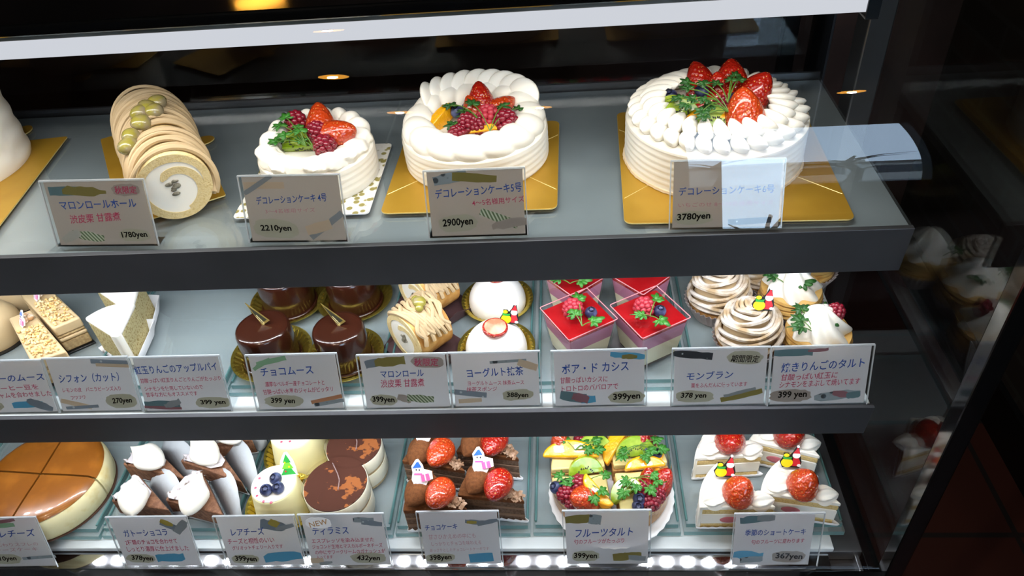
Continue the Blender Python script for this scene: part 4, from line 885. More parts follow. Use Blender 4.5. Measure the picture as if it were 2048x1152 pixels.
# ------------------------------------------------------------------ helpers for the small cakes
def foil_cup(parent, r0, r1, h, n=36, m=GOLDF, name='gold_foil_cup', rim=0.003):
    """fluted foil tray: flat floor, pleated wall, flat rim"""
    def rad(t, r, z): return r+(0.0011*math.cos(n*t)*(1 if 0.0008 < z < h-0.0004 else 0))
    prof = [(0, 0.0), (r0, 0.0), (r0+0.001, 0.001), (lerp(r0, r1, .5), h*0.5), (r1-0.001, h-0.0006), (r1, h), (r1+rim, h+0.0006), (r1+rim, h-0.0004), (r1, h-0.001), (r0+0.0015, -0.0)]
    return obj(name, MB().lathe(prof[:8], n*6, rad=rad, cap=False), m, parent, (0, 0, 0.0006), solid=0.0004)
def pleat_cup(parent, r0, r1, h, n=36, m=None):
    def rad(t, r, z): return r*(1+0.045*(abs(((t*n/(2*PI)) % 1)*2-1)-0.5)*2*(z/h if h else 0))
    prof = [(0, 0.0), (r0, 0.0)]+[(lerp(r0, r1, k/6), h*k/6) for k in range(1, 7)]
    return obj('pleated_cup', MB().lathe(prof, n*4, rad=rad, cap=False), m or PLEAT, parent, (0, 0, 0.0006), smooth=False, solid=0.0003)
def mound(mb, R, H, c=(0, 0, 0), n=32):
    return mb.lathe([(R*math.cos(a), H*math.sin(a)) for a in (PI/2*k/10 for k in range(10))]+[(0, H)], n, M=Matrix.Translation(c))
def sect(tip, a, b, n=14):
    """tip, then the arc from a to b about the tip"""
    tip, a, b = Vector((tip[0], tip[1])), Vector((a[0], a[1])), Vector((b[0], b[1])); u, v = a-tip, b-tip
    t0 = math.atan2(u.y, u.x); dt = (math.atan2(v.y, v.x)-t0+PI) % (2*PI)-PI; r0, r1 = u.length, v.length
    return [tuple(tip)]+[(tip.x+lerp(r0, r1, k/n)*math.cos(t0+dt*k/n), tip.y+lerp(r0, r1, k/n)*math.sin(t0+dt*k/n)) for k in range(n+1)]
def shrink(poly, k, c=None):
    c = c or (sum(p[0] for p in poly)/len(poly), sum(p[1] for p in poly)/len(poly)); return [(c[0]+(x-c[0])*k, c[1]+(y-c[1])*k) for x, y in poly]
def layers(parent, poly, spec, bev=0.0012):
    """spec: (name, z0, z1, material, scale)"""
    for nm, z0, z1, m, k in spec: obj(nm, MB().prism(shrink(poly, k), z0, z1), m, parent, smooth=True, bevel=bev)
def doily(parent, poly, m=PAPER, wave=0.0016, grow=1.12, up=0.010, name='paper_doily'):
    """crimped paper under a slice, its rim turned up"""
    n = 110; c = (sum(p[0] for p in poly)/len(poly), sum(p[1] for p in poly)/len(poly))
    per = [];
    L = [math.hypot(poly[i][0]-poly[(i+1) % len(poly)][0], poly[i][1]-poly[(i+1) % len(poly)][1]) for i in range(len(poly))]; tot = sum(L)
    for k in range(n):
        s_ = tot*k/n; i = 0
        while s_ > L[i] and i < len(L)-1: s_ -= L[i]; i += 1
        p, q = poly[i], poly[(i+1) % len(poly)]; u = s_/max(L[i], 1e-9); per.append((lerp(p[0], q[0], u), lerp(p[1], q[1], u)))
    vs = [(c[0], c[1], 0)]; fs = []
    for ring, (g, z) in enumerate(((1.0, 0.0), (lerp(1, grow, .6), up*0.35), (grow, up))):
        for k, (x, y) in enumerate(per):
            w = (wave*math.sin(k*PI/2.0+0.0)*(ring/2)); d = math.hypot(x-c[0], y-c[1])
            vs.append((c[0]+(x-c[0])*(g+w/max(d, 1e-4)), c[1]+(y-c[1])*(g+w/max(d, 1e-4)), z+0.0004*random.random()))
    for k in range(n):
        j = (k+1) % n; fs.append((0, 1+k, 1+j))
        for ring in range(2): fs.append((1+ring*n+k, 1+(ring+1)*n+k, 1+(ring+1)*n+j, 1+ring*n+j))
    return obj(name, MB().add(vs, fs), m, parent, (0, 0, 0.0004), solid=0.0003)
def quenelle(mb, c, L, w, h, rz, tilt=0.0):
    """teardrop of cream lying down, its point along +X"""
    M = Matrix.Translation(c) @ Euler((0, tilt, rz)).to_matrix().to_4x4(); n, m_ = 18, 14; vs = []; fs = []
    for i in range(m_+1):
        u = i/m_; x = -L*0.42+L*u; k = (math.sin(PI*min(1, u*0.9+0.0))**0.6 if u < 0.55 else (1-(u-0.55)/0.45)**1.25*0.985+0.02) if 0 < u < 1 else 0.0
        for j in range(n):
            p = 2*PI*j/n; vs.append((x, w*k*math.cos(p), h*k*math.sin(p)+(0.35*h*u if u > .5 else 0.175*h)))
    for i in range(m_):
        for j in range(n): fs.append((i*n+j, i*n+(j+1) % n, (i+1)*n+(j+1) % n, (i+1)*n+j))
    return mb.add(vs, fs, 0, M)
def shell(mb, c, L, w, h, rz, ridges=7):
    """star piped shell: ridged teardrop, its tail along +X"""
    M = Matrix.Translation(c) @ Euler((0, 0, rz)).to_matrix().to_4x4(); n, m_ = 42, 14; vs = []; fs = []
    for i in range(m_+1):
        u = i/m_; x = -L*0.4+L*u; k = math.sin(PI*min(1, u**0.7))**0.7 if 0 < u < 1 else 0.02
        for j in range(n):
            p = 2*PI*j/n; q = k*(1+0.14*math.cos(ridges*p+2.2*u)); vs.append((x, w*q*math.cos(p), h*q*max(-0.3, math.sin(p))))
    for i in range(m_):
        for j in range(n): fs.append((i*n+j, i*n+(j+1) % n, (i+1)*n+(j+1) % n, (i+1)*n+j))
    return mb.add(vs, fs, 0, M)
GM, GB = 'cakes on the middle shelf', 'cakes on the bottom shelf'
def put(name, label, cat, px, py, z, zfloor, group):
    q = P(px, py, z); return thing(name, label, cat, (q.x, q.y, zfloor+0.0005), 0, group)

# ------------------------------------------------------------------ middle shelf
# coffee mousse bars
def bar(label, corners, h, pick):
    pts = [P(*q, T2+h) for q in corners]; c = sum(pts, Vector())/4
    t = thing('coffee_mousse_bar', label, 'cake', (c.x, c.y, T2+0.0005), 0, 'coffee mousse bars')
    poly = [(p.x-c.x, p.y-c.y) for p in pts]
    layers(t, poly, [('base_card', 0, 0.002, MBLACK, 1.05), ('sponge_layer', 0.002, h*0.42, COFFEES, 0.98), ('mousse_layer', h*0.42, h*0.55, COFFEE, 1.0), ('sponge_layer', h*0.55, h*0.66, COFFEES, 0.985), ('mousse_layer', h*0.66, h, COFFEE, 1.0)], 0.002)
    a, b_, c_, d = [Vector((p[0], p[1], 0)) for p in poly]         # a, b back; c_, d front
    mb = MB()
    for k in range(150):
        u, v = random.random(), random.uniform(0.36, 0.97); p = a.lerp(b_, u*0.84+0.08).lerp(d.lerp(c_, u*0.84+0.08), v)
        r = random.uniform(0.0014, 0.0025); mb.ell((p.x, p.y, h+0.0008+random.random()*0.002), (r, r*0.8, r*0.7), rot=(random.random(), random.random(), 6*random.random()), n=6, m=4)
    o = obj('chopped_nuts', mb, NUTS, t); o['kind'] = 'stuff'
    mb = MB(); p = a.lerp(b_, 0.65).lerp(d.lerp(c_, 0.65), 0.16)
    for dx, dy in ((0, 0), (0.006, -0.002), (0.002, -0.007)): mb.ell((p.x+dx, p.y+dy, h+0.004), (0.0045, 0.0042, 0.004), n=12, m=8)
    obj('praline_bits', mb, mat('praline', '#b98c5e', 0.4, noise=(110, '#efe3d2', 0.46, 0.56)), t)
    p = a.lerp(b_, 0.3).lerp(d.lerp(c_, 0.3), 0.26)
    snowman_pick(t, (p.x, p.y, h), 0.0135, -0.7)
    return t
bar('front coffee mousse bar with chopped nuts, nearest the left price card', [(17, 637), (62, 619), (133, 703), (62, 724)], 0.042, 1)
bar('rear coffee mousse bar with chopped nuts, beside the chiffon slices', [(40, 590), (92, 570), (160, 635), (105, 658)], 0.042, 1)
t = put('beige_roll_cake', 'smooth beige cake cut off by the left edge of the middle shelf', 'cake', -28, 640, T2+0.03, T2, GM)
obj('cake_body', MB().lathe([(0, 0), (0.034, 0), (0.036, 0.012), (0.034, 0.03), (0.026, 0.043), (0.012, 0.049), (0, 0.05)], 48), COFFEE, t)
obj('base_card', MB().prism(circle(0.040, 40), 0, 0.001), MBLACK, t)
t = put('beige_roll_cake', 'smooth beige cake behind the coffee mousse bars at the left', 'cake', 30, 562, T2+0.03, T2, GM)
obj('cake_body', MB().lathe([(0, 0), (0.032, 0), (0.034, 0.012), (0.032, 0.03), (0.024, 0.041), (0.012, 0.046), (0, 0.047)], 48), COFFEE, t)
obj('base_card', MB().prism(circle(0.038, 40), 0, 0.001), MBLACK, t)
# chiffon slices
def chiffon(label, tl, tr, br, bl, h):
    """corners of the top: outer arc tl-tr at the back, cut inner edge br-bl towards the viewer"""
    pts = [P(*q, T2+h) for q in (tl, tr, br, bl)]; c = sum(pts, Vector())/4
    t = thing('chiffon_slice', label, 'cake', (c.x, c.y, T2+0.0008), 0, 'chiffon slices')
    A, B, C_, D = [Vector((p.x-c.x, p.y-c.y)) for p in pts]; out = []
    m1 = (A+B)/2; nrm = (m1-(C_+D)/2).normalized()
    for k in range(9): u = k/8; p = A.lerp(B, u)+nrm*0.010*math.sin(PI*u); out.append((p.x, p.y))
    out += [(C_.x, C_.y), (D.x, D.y)]
    obj('sponge', MB().prism(shrink(out, 0.975), 0.001, h-0.005), CHIFFON, t, bevel=0.003)
    obj('cream_top', MB().prism(out, h-0.007, h), CREAM, t, bevel=0.003, segs=3)
    mb = MB(); mid = (C_+D)/2; w = (C_-D).length/2
    nn = -nrm; e = (C_-D).normalized()
    for z0, z1 in ((0.006, h-0.003),):
        p0 = [mid+e*w*x+nn*(0.004*(1-x*x)) for x in (-1, -.6, -.2, .2, .6, 1)]; q = [(p.x, p.y) for p in p0]+[(p.x, p.y) for p in reversed([pp-nn*0.004 for pp in p0])]
        mb.prism(q, z0, z1)
    obj('cream_front', mb, CREAM, t, bevel=0.001)
    # paper folded round the slice
    po = shrink(out, 1.07); vs = []; n = len(po)
    
    for i in range(n): vs.append((po[i][0], po[i][1], 0.0006))
    for i in range(n):
        g = 1.28 if 5 <= i <= 9 else 1.06; x, y = po[i]; vs.append((x*g, y*g, h*(0.34 if 5 <= i <= 9 else 0.12)))
    fs = [tuple(range(n))]+[(i, i+1, n+i+1, n+i) for i in range(n-1) if i != 9]
    obj('paper_wrap', MB().add(vs, fs), PAPER, t, solid=0.0004)
chiffon('front chiffon slice with thick white cream, its speckled side facing right', (168, 636), (270, 605), (241, 664), (218, 668), 0.056)
chiffon('rear chiffon slice standing behind the front one in its paper', (186, 574), (282, 556), (266, 608), (240, 612), 0.056)
# chocolate mousses in gold cups
def mousse(label, l, r, py, pick):
    h = 0.052; a, b_ = P(l, py, T2+h), P(r, py, T2+h); c = (a+b_)/2; R = (b_-a).length/2
    t = thing('chocolate_mousse', label, 'cake', (c.x, c.y, T2+0.0005), 0, 'glazed chocolate mousses')
    foil_cup(t, R*1.08, R*1.40, 0.009)
    obj('mousse_body', MB().lathe([(0, 0.0015), (R*1.0, 0.0015), (R*1.01, 0.006), (R, 0.03), (R*0.985, h-0.006), (R*0.95, h-0.0022), (R*0.88, h-0.0004), (R*0.75, h), (0, h)], 64), CHOC, t)
    obj('glaze_ring', MB().torus(R*1.04, 0.0022, 64, 8), CHOC, t, (0, 0, 0.0245 if False else 0.0035))
    if pick:
        k = 0.026; tri = [(0, 0), (0.36, 0.26), (-0.72, 1.0)]
        o = obj('label_pick', MB().prism(sc(tri, k), 0, 0.001), mat('gold_print', '#a08a4c', 0.35, metal=0.6), t, (0.001, 0.002, h-0.001), (PI/2-0.35, 0, -0.15), smooth=False)
        obj('label_print', MB().prism(sc(shrink(tri, 0.76), k), 0, 0.0002), mat('label_dark', '#2b2a1e', 0.4), o, (0, 0, 0.00104), smooth=False)
        mb = MB()
        for j in range(2):
            mb.tube([((-0.30-0.0+0.055*i-0.02*j)*k*0.8, (0.52-0.055*i-0.09*j+0.03*(i % 2)+0.06)*k*0.8, 0.0013) for i in range(9)], 0.00022, 4)
        obj('label_script', mb, mat('label_script_gold', '#d8c684', 0.4), o)
    return t
mousse('glazed chocolate mousse with a label pick, front left one in a gold cup', 470, 576, 652, 1)
mousse('glazed chocolate mousse with a label pick, front right one in a gold cup', 623, 726, 654, 1)
mousse('glazed chocolate mousse behind the front left one, its top hidden by the shelf', 510, 610, 546, 0)
mousse('glazed chocolate mousse behind the front right one, its top hidden by the shelf', 646, 746, 542, 0)
# chestnut roll slices
def roll_slice(label, px, py, rz):
    R, L = 0.031, 0.046; q = P(px, py, T2+R)
    t = thing('roll_slice', label, 'cake', (q.x, q.y, T2+0.0008), rz, 'chestnut roll slices')
    z0 = R*0.97+0.001
    obj('paper_wrap', MB().add([(-0.036, -0.034, 0), (0.042, -0.034, 0), (0.046, 0.036, 0.002), (-0.036, 0.034, 0), (0.048, 0.0, 0.018), (-0.044, 0.0, 0.012)], [(0, 1, 2, 3), (1, 4, 2), (0, 3, 5)]), MAROON, t, solid=0.0004, smooth=False)
    obj('roll_sponge', MB().lathe([(0, -L/2), (R*0.97, -L/2), (R, -L/2+0.002), (R, L/2-0.002), (0, L/2)], 44, M=Matrix.Translation((0, 0, z0)) @ Matrix.Rotation(-PI/2, 4, 'X')), BROWNSP, t)
    f_ = bpy.data.objects.new('cut_face', None); COL.objects.link(f_); f_.parent = t; f_.location = (0, 0, z0); swirl_face(f_, R, -L/2-0.0002)
    mb = MB()
    for i in range(9):                              # strands looped over the top
        y = -L/2+0.003+(L*0.82)*i/8; pts = []
        for k in range(21):
            a = lerp(0.45 if i % 2 else 0.15, PI-0.25, k/20); rr = R+0.0026+0.0012*math.sin(5*a+i)
            pts.append((rr*math.cos(a), y+0.004*math.sin(2.5*a+i*0.4), z0+rr*math.sin(a)))
        mb.tube(pts, 0.0025, 7)
    for i in range(4):
        y = -L/2+0.006+0.011*i; mb.tube([((R+0.0026)*math.cos(a), y+0.004*math.sin(7*a), z0+(R+0.0040)*math.sin(a)) for a in (0.35+1.6*k/20 for k in range(21))], 0.0024, 7)
    obj('cream_strands', mb, CHESTNUT, t)
    mb = MB(); mb.ell((0.004, 0.002, z0+R+0.008), (0.0085, 0.0075, 0.006), n=12, m=8); mb.ell((0.010, -0.003, z0+R+0.006), (0.005, 0.005, 0.005), n=10, m=7); mb.ell((-0.004, 0.003, z0+R+0.006), (0.005, 0.005, 0.005), n=10, m=7)
    obj('glazed_chestnut', mb, NUTJELLY, t)
    obj('film_wrap', MB().lathe([(R+0.007, -L/2-0.0015), (R+0.007, L/2+0.0015)], 30, M=Matrix.Translation((0, 0, z0+0.002)) @ Matrix.Rotation(-PI/2, 4, 'X'), cap=False), FILM, t) if False else None
    return t
roll_slice('front chestnut roll slice on brown paper, its swirl facing the left', 842, 655, -0.75)
roll_slice('rear chestnut roll slice on brown paper, behind the front one', 860, 574, -0.75)
# white domes
def dome(label, l, r, py, pick, berry):
    a, b_ = P(l, py, T2+0.014), P(r, py, T2+0.014); c = (a+b_)/2; R = (b_-a).length/2; H = 0.040
    t = thing('yogurt_dome', label, 'cake', (c.x, c.y, T2+0.0005), 0, 'white yogurt domes')
    foil_cup(t, R*1.0, R*1.17, 0.010, 44)
    obj('dome_body', MB().lathe([(0, 0.0015), (R*0.97, 0.0015), (R, 0.006)]+[(R*math.cos(x)**0.85, 0.008+(H-0.008)*math.sin(x)) for x in (PI/2*k/14 for k in range(1, 14))]+[(0, H)], 64), WHITE, t)
    q = P(*berry, T2+H+0.002)-Vector(t.location)
    mb = MB(); poly = []
    for k in range(32):
        x = 2*PI*k/32; rr = 0.0135*(1-0.20*math.sin(x))*(1+0.06*math.cos(2*x)); poly.append((rr*math.cos(x), rr*1.05*math.sin(x)))
    s_ = obj('strawberry_slice', MB().prism(poly, 0, 0.0045), BERRY, t, q, Euler((0.18, 0.1, 0.5)), bevel=0.0012)
    obj('flesh', MB().prism(shrink(poly, 0.84), 0, 0.0003), BERRYCUT, s_, (0, 0, 0.0045), smooth=False)
    if pick:
        v = P(*pick, T2+H+0.0)-Vector(t.location); sack_pick(t, (v.x, v.y, v.z-0.003), 0.0160, -0.15, -0.45)
    return t
dome('front white yogurt dome with a strawberry slice and a party pick', 931, 1054, 690, (1020, 643), (988, 655))
dome('rear white yogurt dome in a gold cup, half under the shelf', 938, 1051, 594, None, (990, 548))
# cassis cubes
def cube_cup(label, corners, herb, ras, blu, spr=None):
    """corners of the rim in the photograph: left, back, right, front"""
    H = 0.058; pts = [P(*q, T2+H) for q in corners]; c = sum(pts, Vector())/4; s_ = sum((pts[i]-pts[(i+1) % 4]).length for i in range(4))/4
    d = pts[2]-pts[0]; rz = math.atan2(d.y, d.x)+PI/4
    t = thing('cassis_cube', label, 'dessert cup', (c.x, c.y, T2+0.0005), 0, 'cassis cubes')
    R = Matrix.Rotation(rz, 3, 'Z')
    def sq(w, r=0.002): return [tuple((R @ Vector((x, y, 0))).xy) for x, y in rrect(w, w, r, 3)]
    wt = s_; wb = s_*0.76
    W_ = lambda z: lerp(wb, wt, z/H)-0.0028
    def lay(nm, z0, z1, m): obj(nm, MB().prism(sq(W_(z0)), z0, z1, zt=sq(W_(z1))), m, t, smooth=False)
    lay('dark_base_layer', 0.0025, 0.0055, DARKB); lay('bavarois_layer', 0.0056, H*0.55, BAVAR); lay('cassis_mousse_layer', H*0.551, H*0.88, PURPLE); lay('red_glaze', H*0.881, H*0.93, REDJ)
    # clear cup: four walls with a rolled rim
    n = len(sq(1)); vs = [(x, y, 0) for x, y in sq(wb)]+[(x, y, H) for x, y in sq(wt)]
    obj('clear_cup', MB().add(vs, [tuple(range(n-1, -1, -1))]+[(i, (i+1) % n, n+(i+1) % n, n+i) for i in range(n)]), CUP, t, smooth=False)
    obj('cup_rim', MB().tube([(x, y, H) for x, y in sq(wt)], 0.0006, 6, closed=True), mat('rim_plastic', '#c9868c', 0.15, coat=0.5), t)
    q = lambda px, py, z=T2+H: P(px, py, z)-Vector(t.location)
    zt = T2+H*0.93
    if ras: raspberry(t, q(*ras, zt+0.006), 0.0100, (0, -.1, 1), RASPP)
    if blu: blueberry(t, q(*blu, zt+0.006), 0.0068, (0.1, -.2, 1))
    if herb: sprig(t, q(*herb[0], zt+0.010), [q(*h_, zt+0.013) for h_ in herb[1:]], 0.0085)
    return t
cube_cup('front left cassis cube with raspberry, blueberry and a herb sprig', [(1085, 618), (1163, 573), (1238, 640), (1141, 682)], [(1164, 652), (1157, 598), (1150, 628), (1188, 643)], (1146, 619), (1182, 625))
cube_cup('front right cassis cube, its raspberry and blueberry in the middle', [(1222, 611), (1308, 570), (1381, 635), (1288, 680)], [(1300, 632), (1312, 600), (1283, 630), (1321, 642)], (1288, 616), (1320, 622))
cube_cup('rear left cassis cube, behind the front left one', [(1087, 553), (1155, 515), (1220, 556), (1132, 588)], [(1140, 567), (1117, 558), (1163, 562)], None, None)
cube_cup('rear right cassis cube with a plain red glaze', [(1217, 552), (1290, 510), (1352, 550), (1270, 586)], None, None, None)
# chestnut cream tarts
def mont(label, px, py, R, H, pick=None):
    q = P(px, py, T2+0.022); t = thing('chestnut_tart', label, 'cake', (q.x, q.y, T2+0.0005), 0, 'chestnut cream tarts')
    pleat_cup(t, R*0.84, R*1.13, 0.022)
    obj('tart_base', MB().lathe([(0, 0.001), (R*0.80, 0.001), (R*1.0, 0.017), (R*1.0, 0.021), (0, 0.022)], 40), PASTRY, t)
    mound(MB(), R*0.9, H*0.8)
    obj('cream_core', mound(MB(), R*0.86, H*0.90), CHESTNUT, t, (0, 0, 0.020))
    mb = MB()
    for s_ in range(4):                              # long strands wound up to the peak, each leaning its own way
        pts = []; turns = 3.2; tx, ty = 0.24*math.cos(s_*1.9), 0.24*math.sin(s_*1.9); ph = s_*PI/2
        for k in range(170):
            u = k/169; a = 2*PI*turns*u*(1-0.15*u)+ph; x = PI/2*(u*0.97); rr = R*0.97*math.cos(x)**1.15+0.0018
            z = 0.021+H*math.sin(x)**1.0; px_, py_ = rr*math.cos(a), rr*math.sin(a)
            pts.append((px_, py_, max(0.018, z+(tx*px_+ty*py_)*(1-u)+0.0016*math.sin(3*a+s_))))
        mb.tube(pts, 0.0025, 6)
    obj('cream_strands', mb, SUGARED, t)
    if pick: v = P(*pick, T2+0.02+H)-Vector(t.location); sack_pick(t, (v.x, v.y, v.z+0.001), 0.0168, -0.1, -0.4)
    return t
mont('front chestnut cream tart dusted white, with a party pick', 1497, 672, 0.0335, 0.047, (1526, 622))
mont('chestnut cream tart in a pleated cup beside the red cube, without a pick', 1437, 596, 0.0335, 0.047)
mont('chestnut cream tart at the back, only its edge showing under the shelf', 1512, 543, 0.0335, 0.034)
# baked apple tarts
def apple(label, px, py, R, herbs, ras=None):
    q = P(px, py, T2+0.026); t = thing('apple_tart', label, 'cake', (q.x, q.y, T2+0.0005), 0, 'baked apple tarts')
    pleat_cup(t, R*0.84, R*1.10, 0.020)
    obj('tart_base', MB().lathe([(0, 0.001), (R*0.80, 0.001), (R*0.98, 0.016), (R*0.98, 0.019), (0, 0.02)], 40), PASTRY, t)
    mb = MB()
    for k in range(4):
        z = 0.018+0.0056*k
        mb.lathe([(0, z), (R*(1.0-0.012*k), z), (R*(1.03-0.012*k), z+0.002), (R*(1.0-0.012*k), z+0.0048), (0, z+0.005)], 72, rad=lambda a, r, zz, k=k: r*(1+0.03*math.sin(3*a+k*1.7)+0.012*math.sin(7*a+k)))
    obj('apple_slices', mb, APPLE, t)
    zt = 0.040; Hc = 0.032; prof = [(R*0.86*(1-u)**0.62*(1 if u < 1 else 0), Hc*u) for u in (k/16 for k in range(17))]
    prof = [(0, -0.001)]+prof
    obj('cream_swirl', MB().lathe(prof, 96, rad=lambda a, r, z: r*(1+0.15*math.cos(7*a+6*z/Hc))), CREAM, t, (0, 0, zt))
    v = lambda x, y, z: P(x, y, z)-Vector(t.location)
    sprig(t, v(*herbs[0], T2+zt+0.012), [v(*h_, T2+zt+0.018) for h_ in herbs[1:]], 0.0095, LEAFD)
    if ras: raspberry(t, (0.0125, 0.003, zt+0.020), 0.0085, (.3, 0, .9))
    return t
apple('front baked apple tart with cream swirl, herbs and a dried raspberry', 1634, 678, 0.034, [(1627, 665), (1602, 618), (1602, 640), (1650, 622), (1660, 642), (1600, 655)], (1664, 607))
apple('rear baked apple tart with cream swirl, behind the front one', 1580, 592, 0.034, [(1577, 575), (1545, 553), (1590, 545), (1607, 566)])
apple('baked apple tart in the back corner under the shelf', 1615, 525, 0.032, [(1617, 520), (1600, 512)])

# ------------------------------------------------------------------ bottom shelf
# cheesecake cut in four
def cheesecake():
    H = 0.042; zt = T3+H; a, b_ = P(2, 945, zt), P(197, 940, zt); X0 = P(85, 949, zt); R = 0.078
    c = Vector((X0.x-0.002, X0.y+0.000, T3+0.0016)); base = thing('cardboard_disc', 'thin brown card disc under the golden cheesecake', 'cake card', (c.x, c.y, T3+0.0004), 0)
    obj('disc', MB().prism(circle(R*1.03, 64), 0, 0.001), mat('brown_disc', '#4d3326', 0.7), base, smooth=False)
    d1 = P(118, 893, zt)-P(50, 1000, zt); a1 = math.atan2(d1.y, d1.x); d2 = P(168, 955, zt)-P(12, 946, zt); a2 = math.atan2(d2.y, d2.x)
    ang = [a2, a1, a2+PI, a1+PI]; names = ['back right quarter of the golden baked cheesecake', 'back left quarter of the golden baked cheesecake', 'front left quarter of the golden baked cheesecake', 'front right quarter of the golden baked cheesecake, pale side showing']
    for i in range(4):
        s_, e = ang[i], ang[(i+1) % 4]; e = e if e > s_ else e+2*PI; mid = (s_+e)/2; off = 0.0019
        o = Vector((off*math.cos(mid), off*math.sin(mid), 0)); t = thing('cheesecake_quarter', names[i], 'cake', c+o, 0, 'quarters of the baked cheesecake')
        def sector(R_, z0, z1, mat_, nm, prof):
            n = 24; vs = []; fs = []; m_ = len(prof)
            for (r, z) in prof:
                for k in range(n+1): x = lerp(s_, e, k/n); vs.append((r*math.cos(x), r*math.sin(x), z))
            for j in range(m_-1):
                for k in range(n): fs.append((j*(n+1)+k, j*(n+1)+k+1, (j+1)*(n+1)+k+1, (j+1)*(n+1)+k))
            fs.append(tuple(j*(n+1) for j in range(m_)) ); fs.append(tuple(j*(n+1)+n for j in reversed(range(m_))))
            obj(nm, MB().add(vs, fs), mat_, t, bevel=0.0)
        sector(R, 0, H, CHEESE, 'cheese_body', [(0, 0), (R*0.97, 0), (R*1.0, 0.004), (R*1.01, H*0.5), (R*0.985, H-0.008), (R*0.965, H-0.0062), (0, H-0.006)])
        sector(R, 0, H, CHEESETOP, 'golden_top', [(0, H-0.0058), (R*0.95, H-0.0060), (R*0.972, H-0.0052), (R*0.945, H-0.002), (R*0.86, H+0.0005), (R*0.5, H+0.001), (0, H)])
        if i in (0, 3):
            mb = MB(); 
            for (aa) in (s_+0.02, e-0.02): mb.add([(R*0.2*math.cos(aa), R*0.2*math.sin(aa), H*0.1), (R*1.12*math.cos(aa), R*1.12*math.sin(aa), 0.001), (R*1.04*math.cos(aa), R*1.04*math.sin(aa), H*0.8), (R*0.2*math.cos(aa), R*0.2*math.sin(aa), H*0.9)], [(0, 1, 2, 3)])
            obj('clear_film', mb, FILM, t, smooth=False)
cheesecake()
# chocolate slices under whipped cream (gateau)
def gateau(label, arcA, arcB, tip, drop, drz, spec=None):
    h = 0.030; zt = T3+h; pts = [P(*q, zt) for q in (tip, arcA, arcB)]; c = sum(pts, Vector())/3
    t = thing('chocolate_cream_slice', label, 'cake', (c.x, c.y, T3+0.0008), 0, 'chocolate slices topped with cream')
    L = [(p.x-c.x, p.y-c.y) for p in pts]; poly = sect(*L)
    obj('cake_slice', MB().prism(poly, 0.0012, h), BROWNIE, t, bevel=0.002)
    # cracked sugared crust covers the outer half
    tipv = Vector(L[0]); crust = [tuple(tipv.lerp(Vector(p), random.uniform(0.95, 1.03))) for p in poly[2:-1]]+[tuple(tipv.lerp(Vector(poly[-1]), q_)) for q_ in (0.93, 0.75, 0.58, 0.44)]+[tuple(tipv.lerp(Vector(poly[8]), 0.36))]+[tuple(tipv.lerp(Vector(poly[1]), q_)) for q_ in (0.46, 0.62, 0.78, 0.93)]
    n = len(crust)
    mb = MB().prism(crust, h*0.80, h+0.005, zt=shrink(crust, 0.95)); obj('sugared_crust', mb, SUGAR, t, bevel=0.002)
    mb = MB(); q = P(*drop, zt+0.010)-Vector(t.location); quenelle(mb, (q.x, q.y, h+0.009), 0.060, 0.0190, 0.0165, drz, -0.08)
    obj('whipped_cream', mb, CREAM, t)
    doily(t, poly, GPAPER, 0.0008, 1.04, 0.003)
    # stiff paper collar standing along the right hand cut side
    a, b_ = Vector(poly[-1]), Vector(poly[0]); nrm = Vector((-(b_-a).y, (b_-a).x)).normalized(); nrm = nrm if nrm.dot((a+b_)/2-Vector(poly[1])) > 0 else -nrm
    vs = []; m_ = 17
    for k in range(m_):
        u = k/(m_-1); p = a.lerp(b_, u*1.06)+nrm*0.003; vs.append((p.x, p.y, 0.0012)); hh = 0.036*(math.sin(PI*min(1, u*0.92+0.08))**0.55)*(1+0.02*math.cos(k*PI)); p2 = p+nrm*(0.014+0.014*math.sin(PI*u)); vs.append((p2.x, p2.y, 0.0012+hh))
    obj('paper_collar', MB().add(vs, [(2*k, 2*k+2, 2*k+3, 2*k+1) for k in range(m_-1)]), GPAPER, t, solid=0.0004)
    return t
gateau('front left chocolate slice with a drop of whipped cream', (222, 1002), (278, 950), (338, 1020), (268, 1000), 1.9)
gateau('front right chocolate slice with a drop of cream and sugared cracked crust', (330, 1000), (402, 940), (446, 1030), (388, 998), 1.55)
gateau('rear left chocolate slice, its cream lying broad to the left', (245, 928), (300, 886), (372, 958), (300, 918), 2.7)
gateau('rear right chocolate slice, its cream reaching the shelf lip', (360, 922), (425, 882), (484, 964), (412, 908), 2.5)
gateau('chocolate slice in the far corner behind the rear right one', (430, 890), (468, 862), (505, 880), (460, 866), 2.5)
# rare cheese
def rare(label, l, r, py, berries, dots, pick):
    h = 0.052; a, b_ = P(l, py, T3+h), P(r, py, T3+h); c = (a+b_)/2; R = (b_-a).length/2
    t = thing('rare_cheese_cake', label, 'cake', (c.x, c.y, T3+0.0005), 0, 'rare cheese cakes')
    foil_cup(t, R*1.30, R*1.53, 0.010, 38)
    obj('mousse_body', MB().lathe([(0, 0.0015), (R*1.22, 0.0015), (R*1.20, 0.008), (R*1.0, h-0.003), (R*0.985, h-0.001), (R*0.95, h), (0, h)], 64), RARE, t)
    obj('white_top', MB().lathe([(0, h), (R*0.965, h), (R*0.955, h+0.0008), (0, h+0.0009)], 64), CREAM, t)
    v = lambda x, y, z: P(x, y, z)-Vector(t.location)
    for q in berries: blueberry(t, v(*q, T3+h+0.006), 0.0078, (random.uniform(-.3, .3), -.35, 1))
    for q in dots: p = v(*q, T3+h+0.001); obj('pink_drop', MB().ell((0, 0, 0), (0.0019, 0.0019, 0.0009), n=12, m=8), PINK, t, p)
    if pick: p = v(*pick, T3+h); tree_pick(t, (p.x, p.y, p.z-0.002), 0.0205, 0.1, -0.5)
    return t
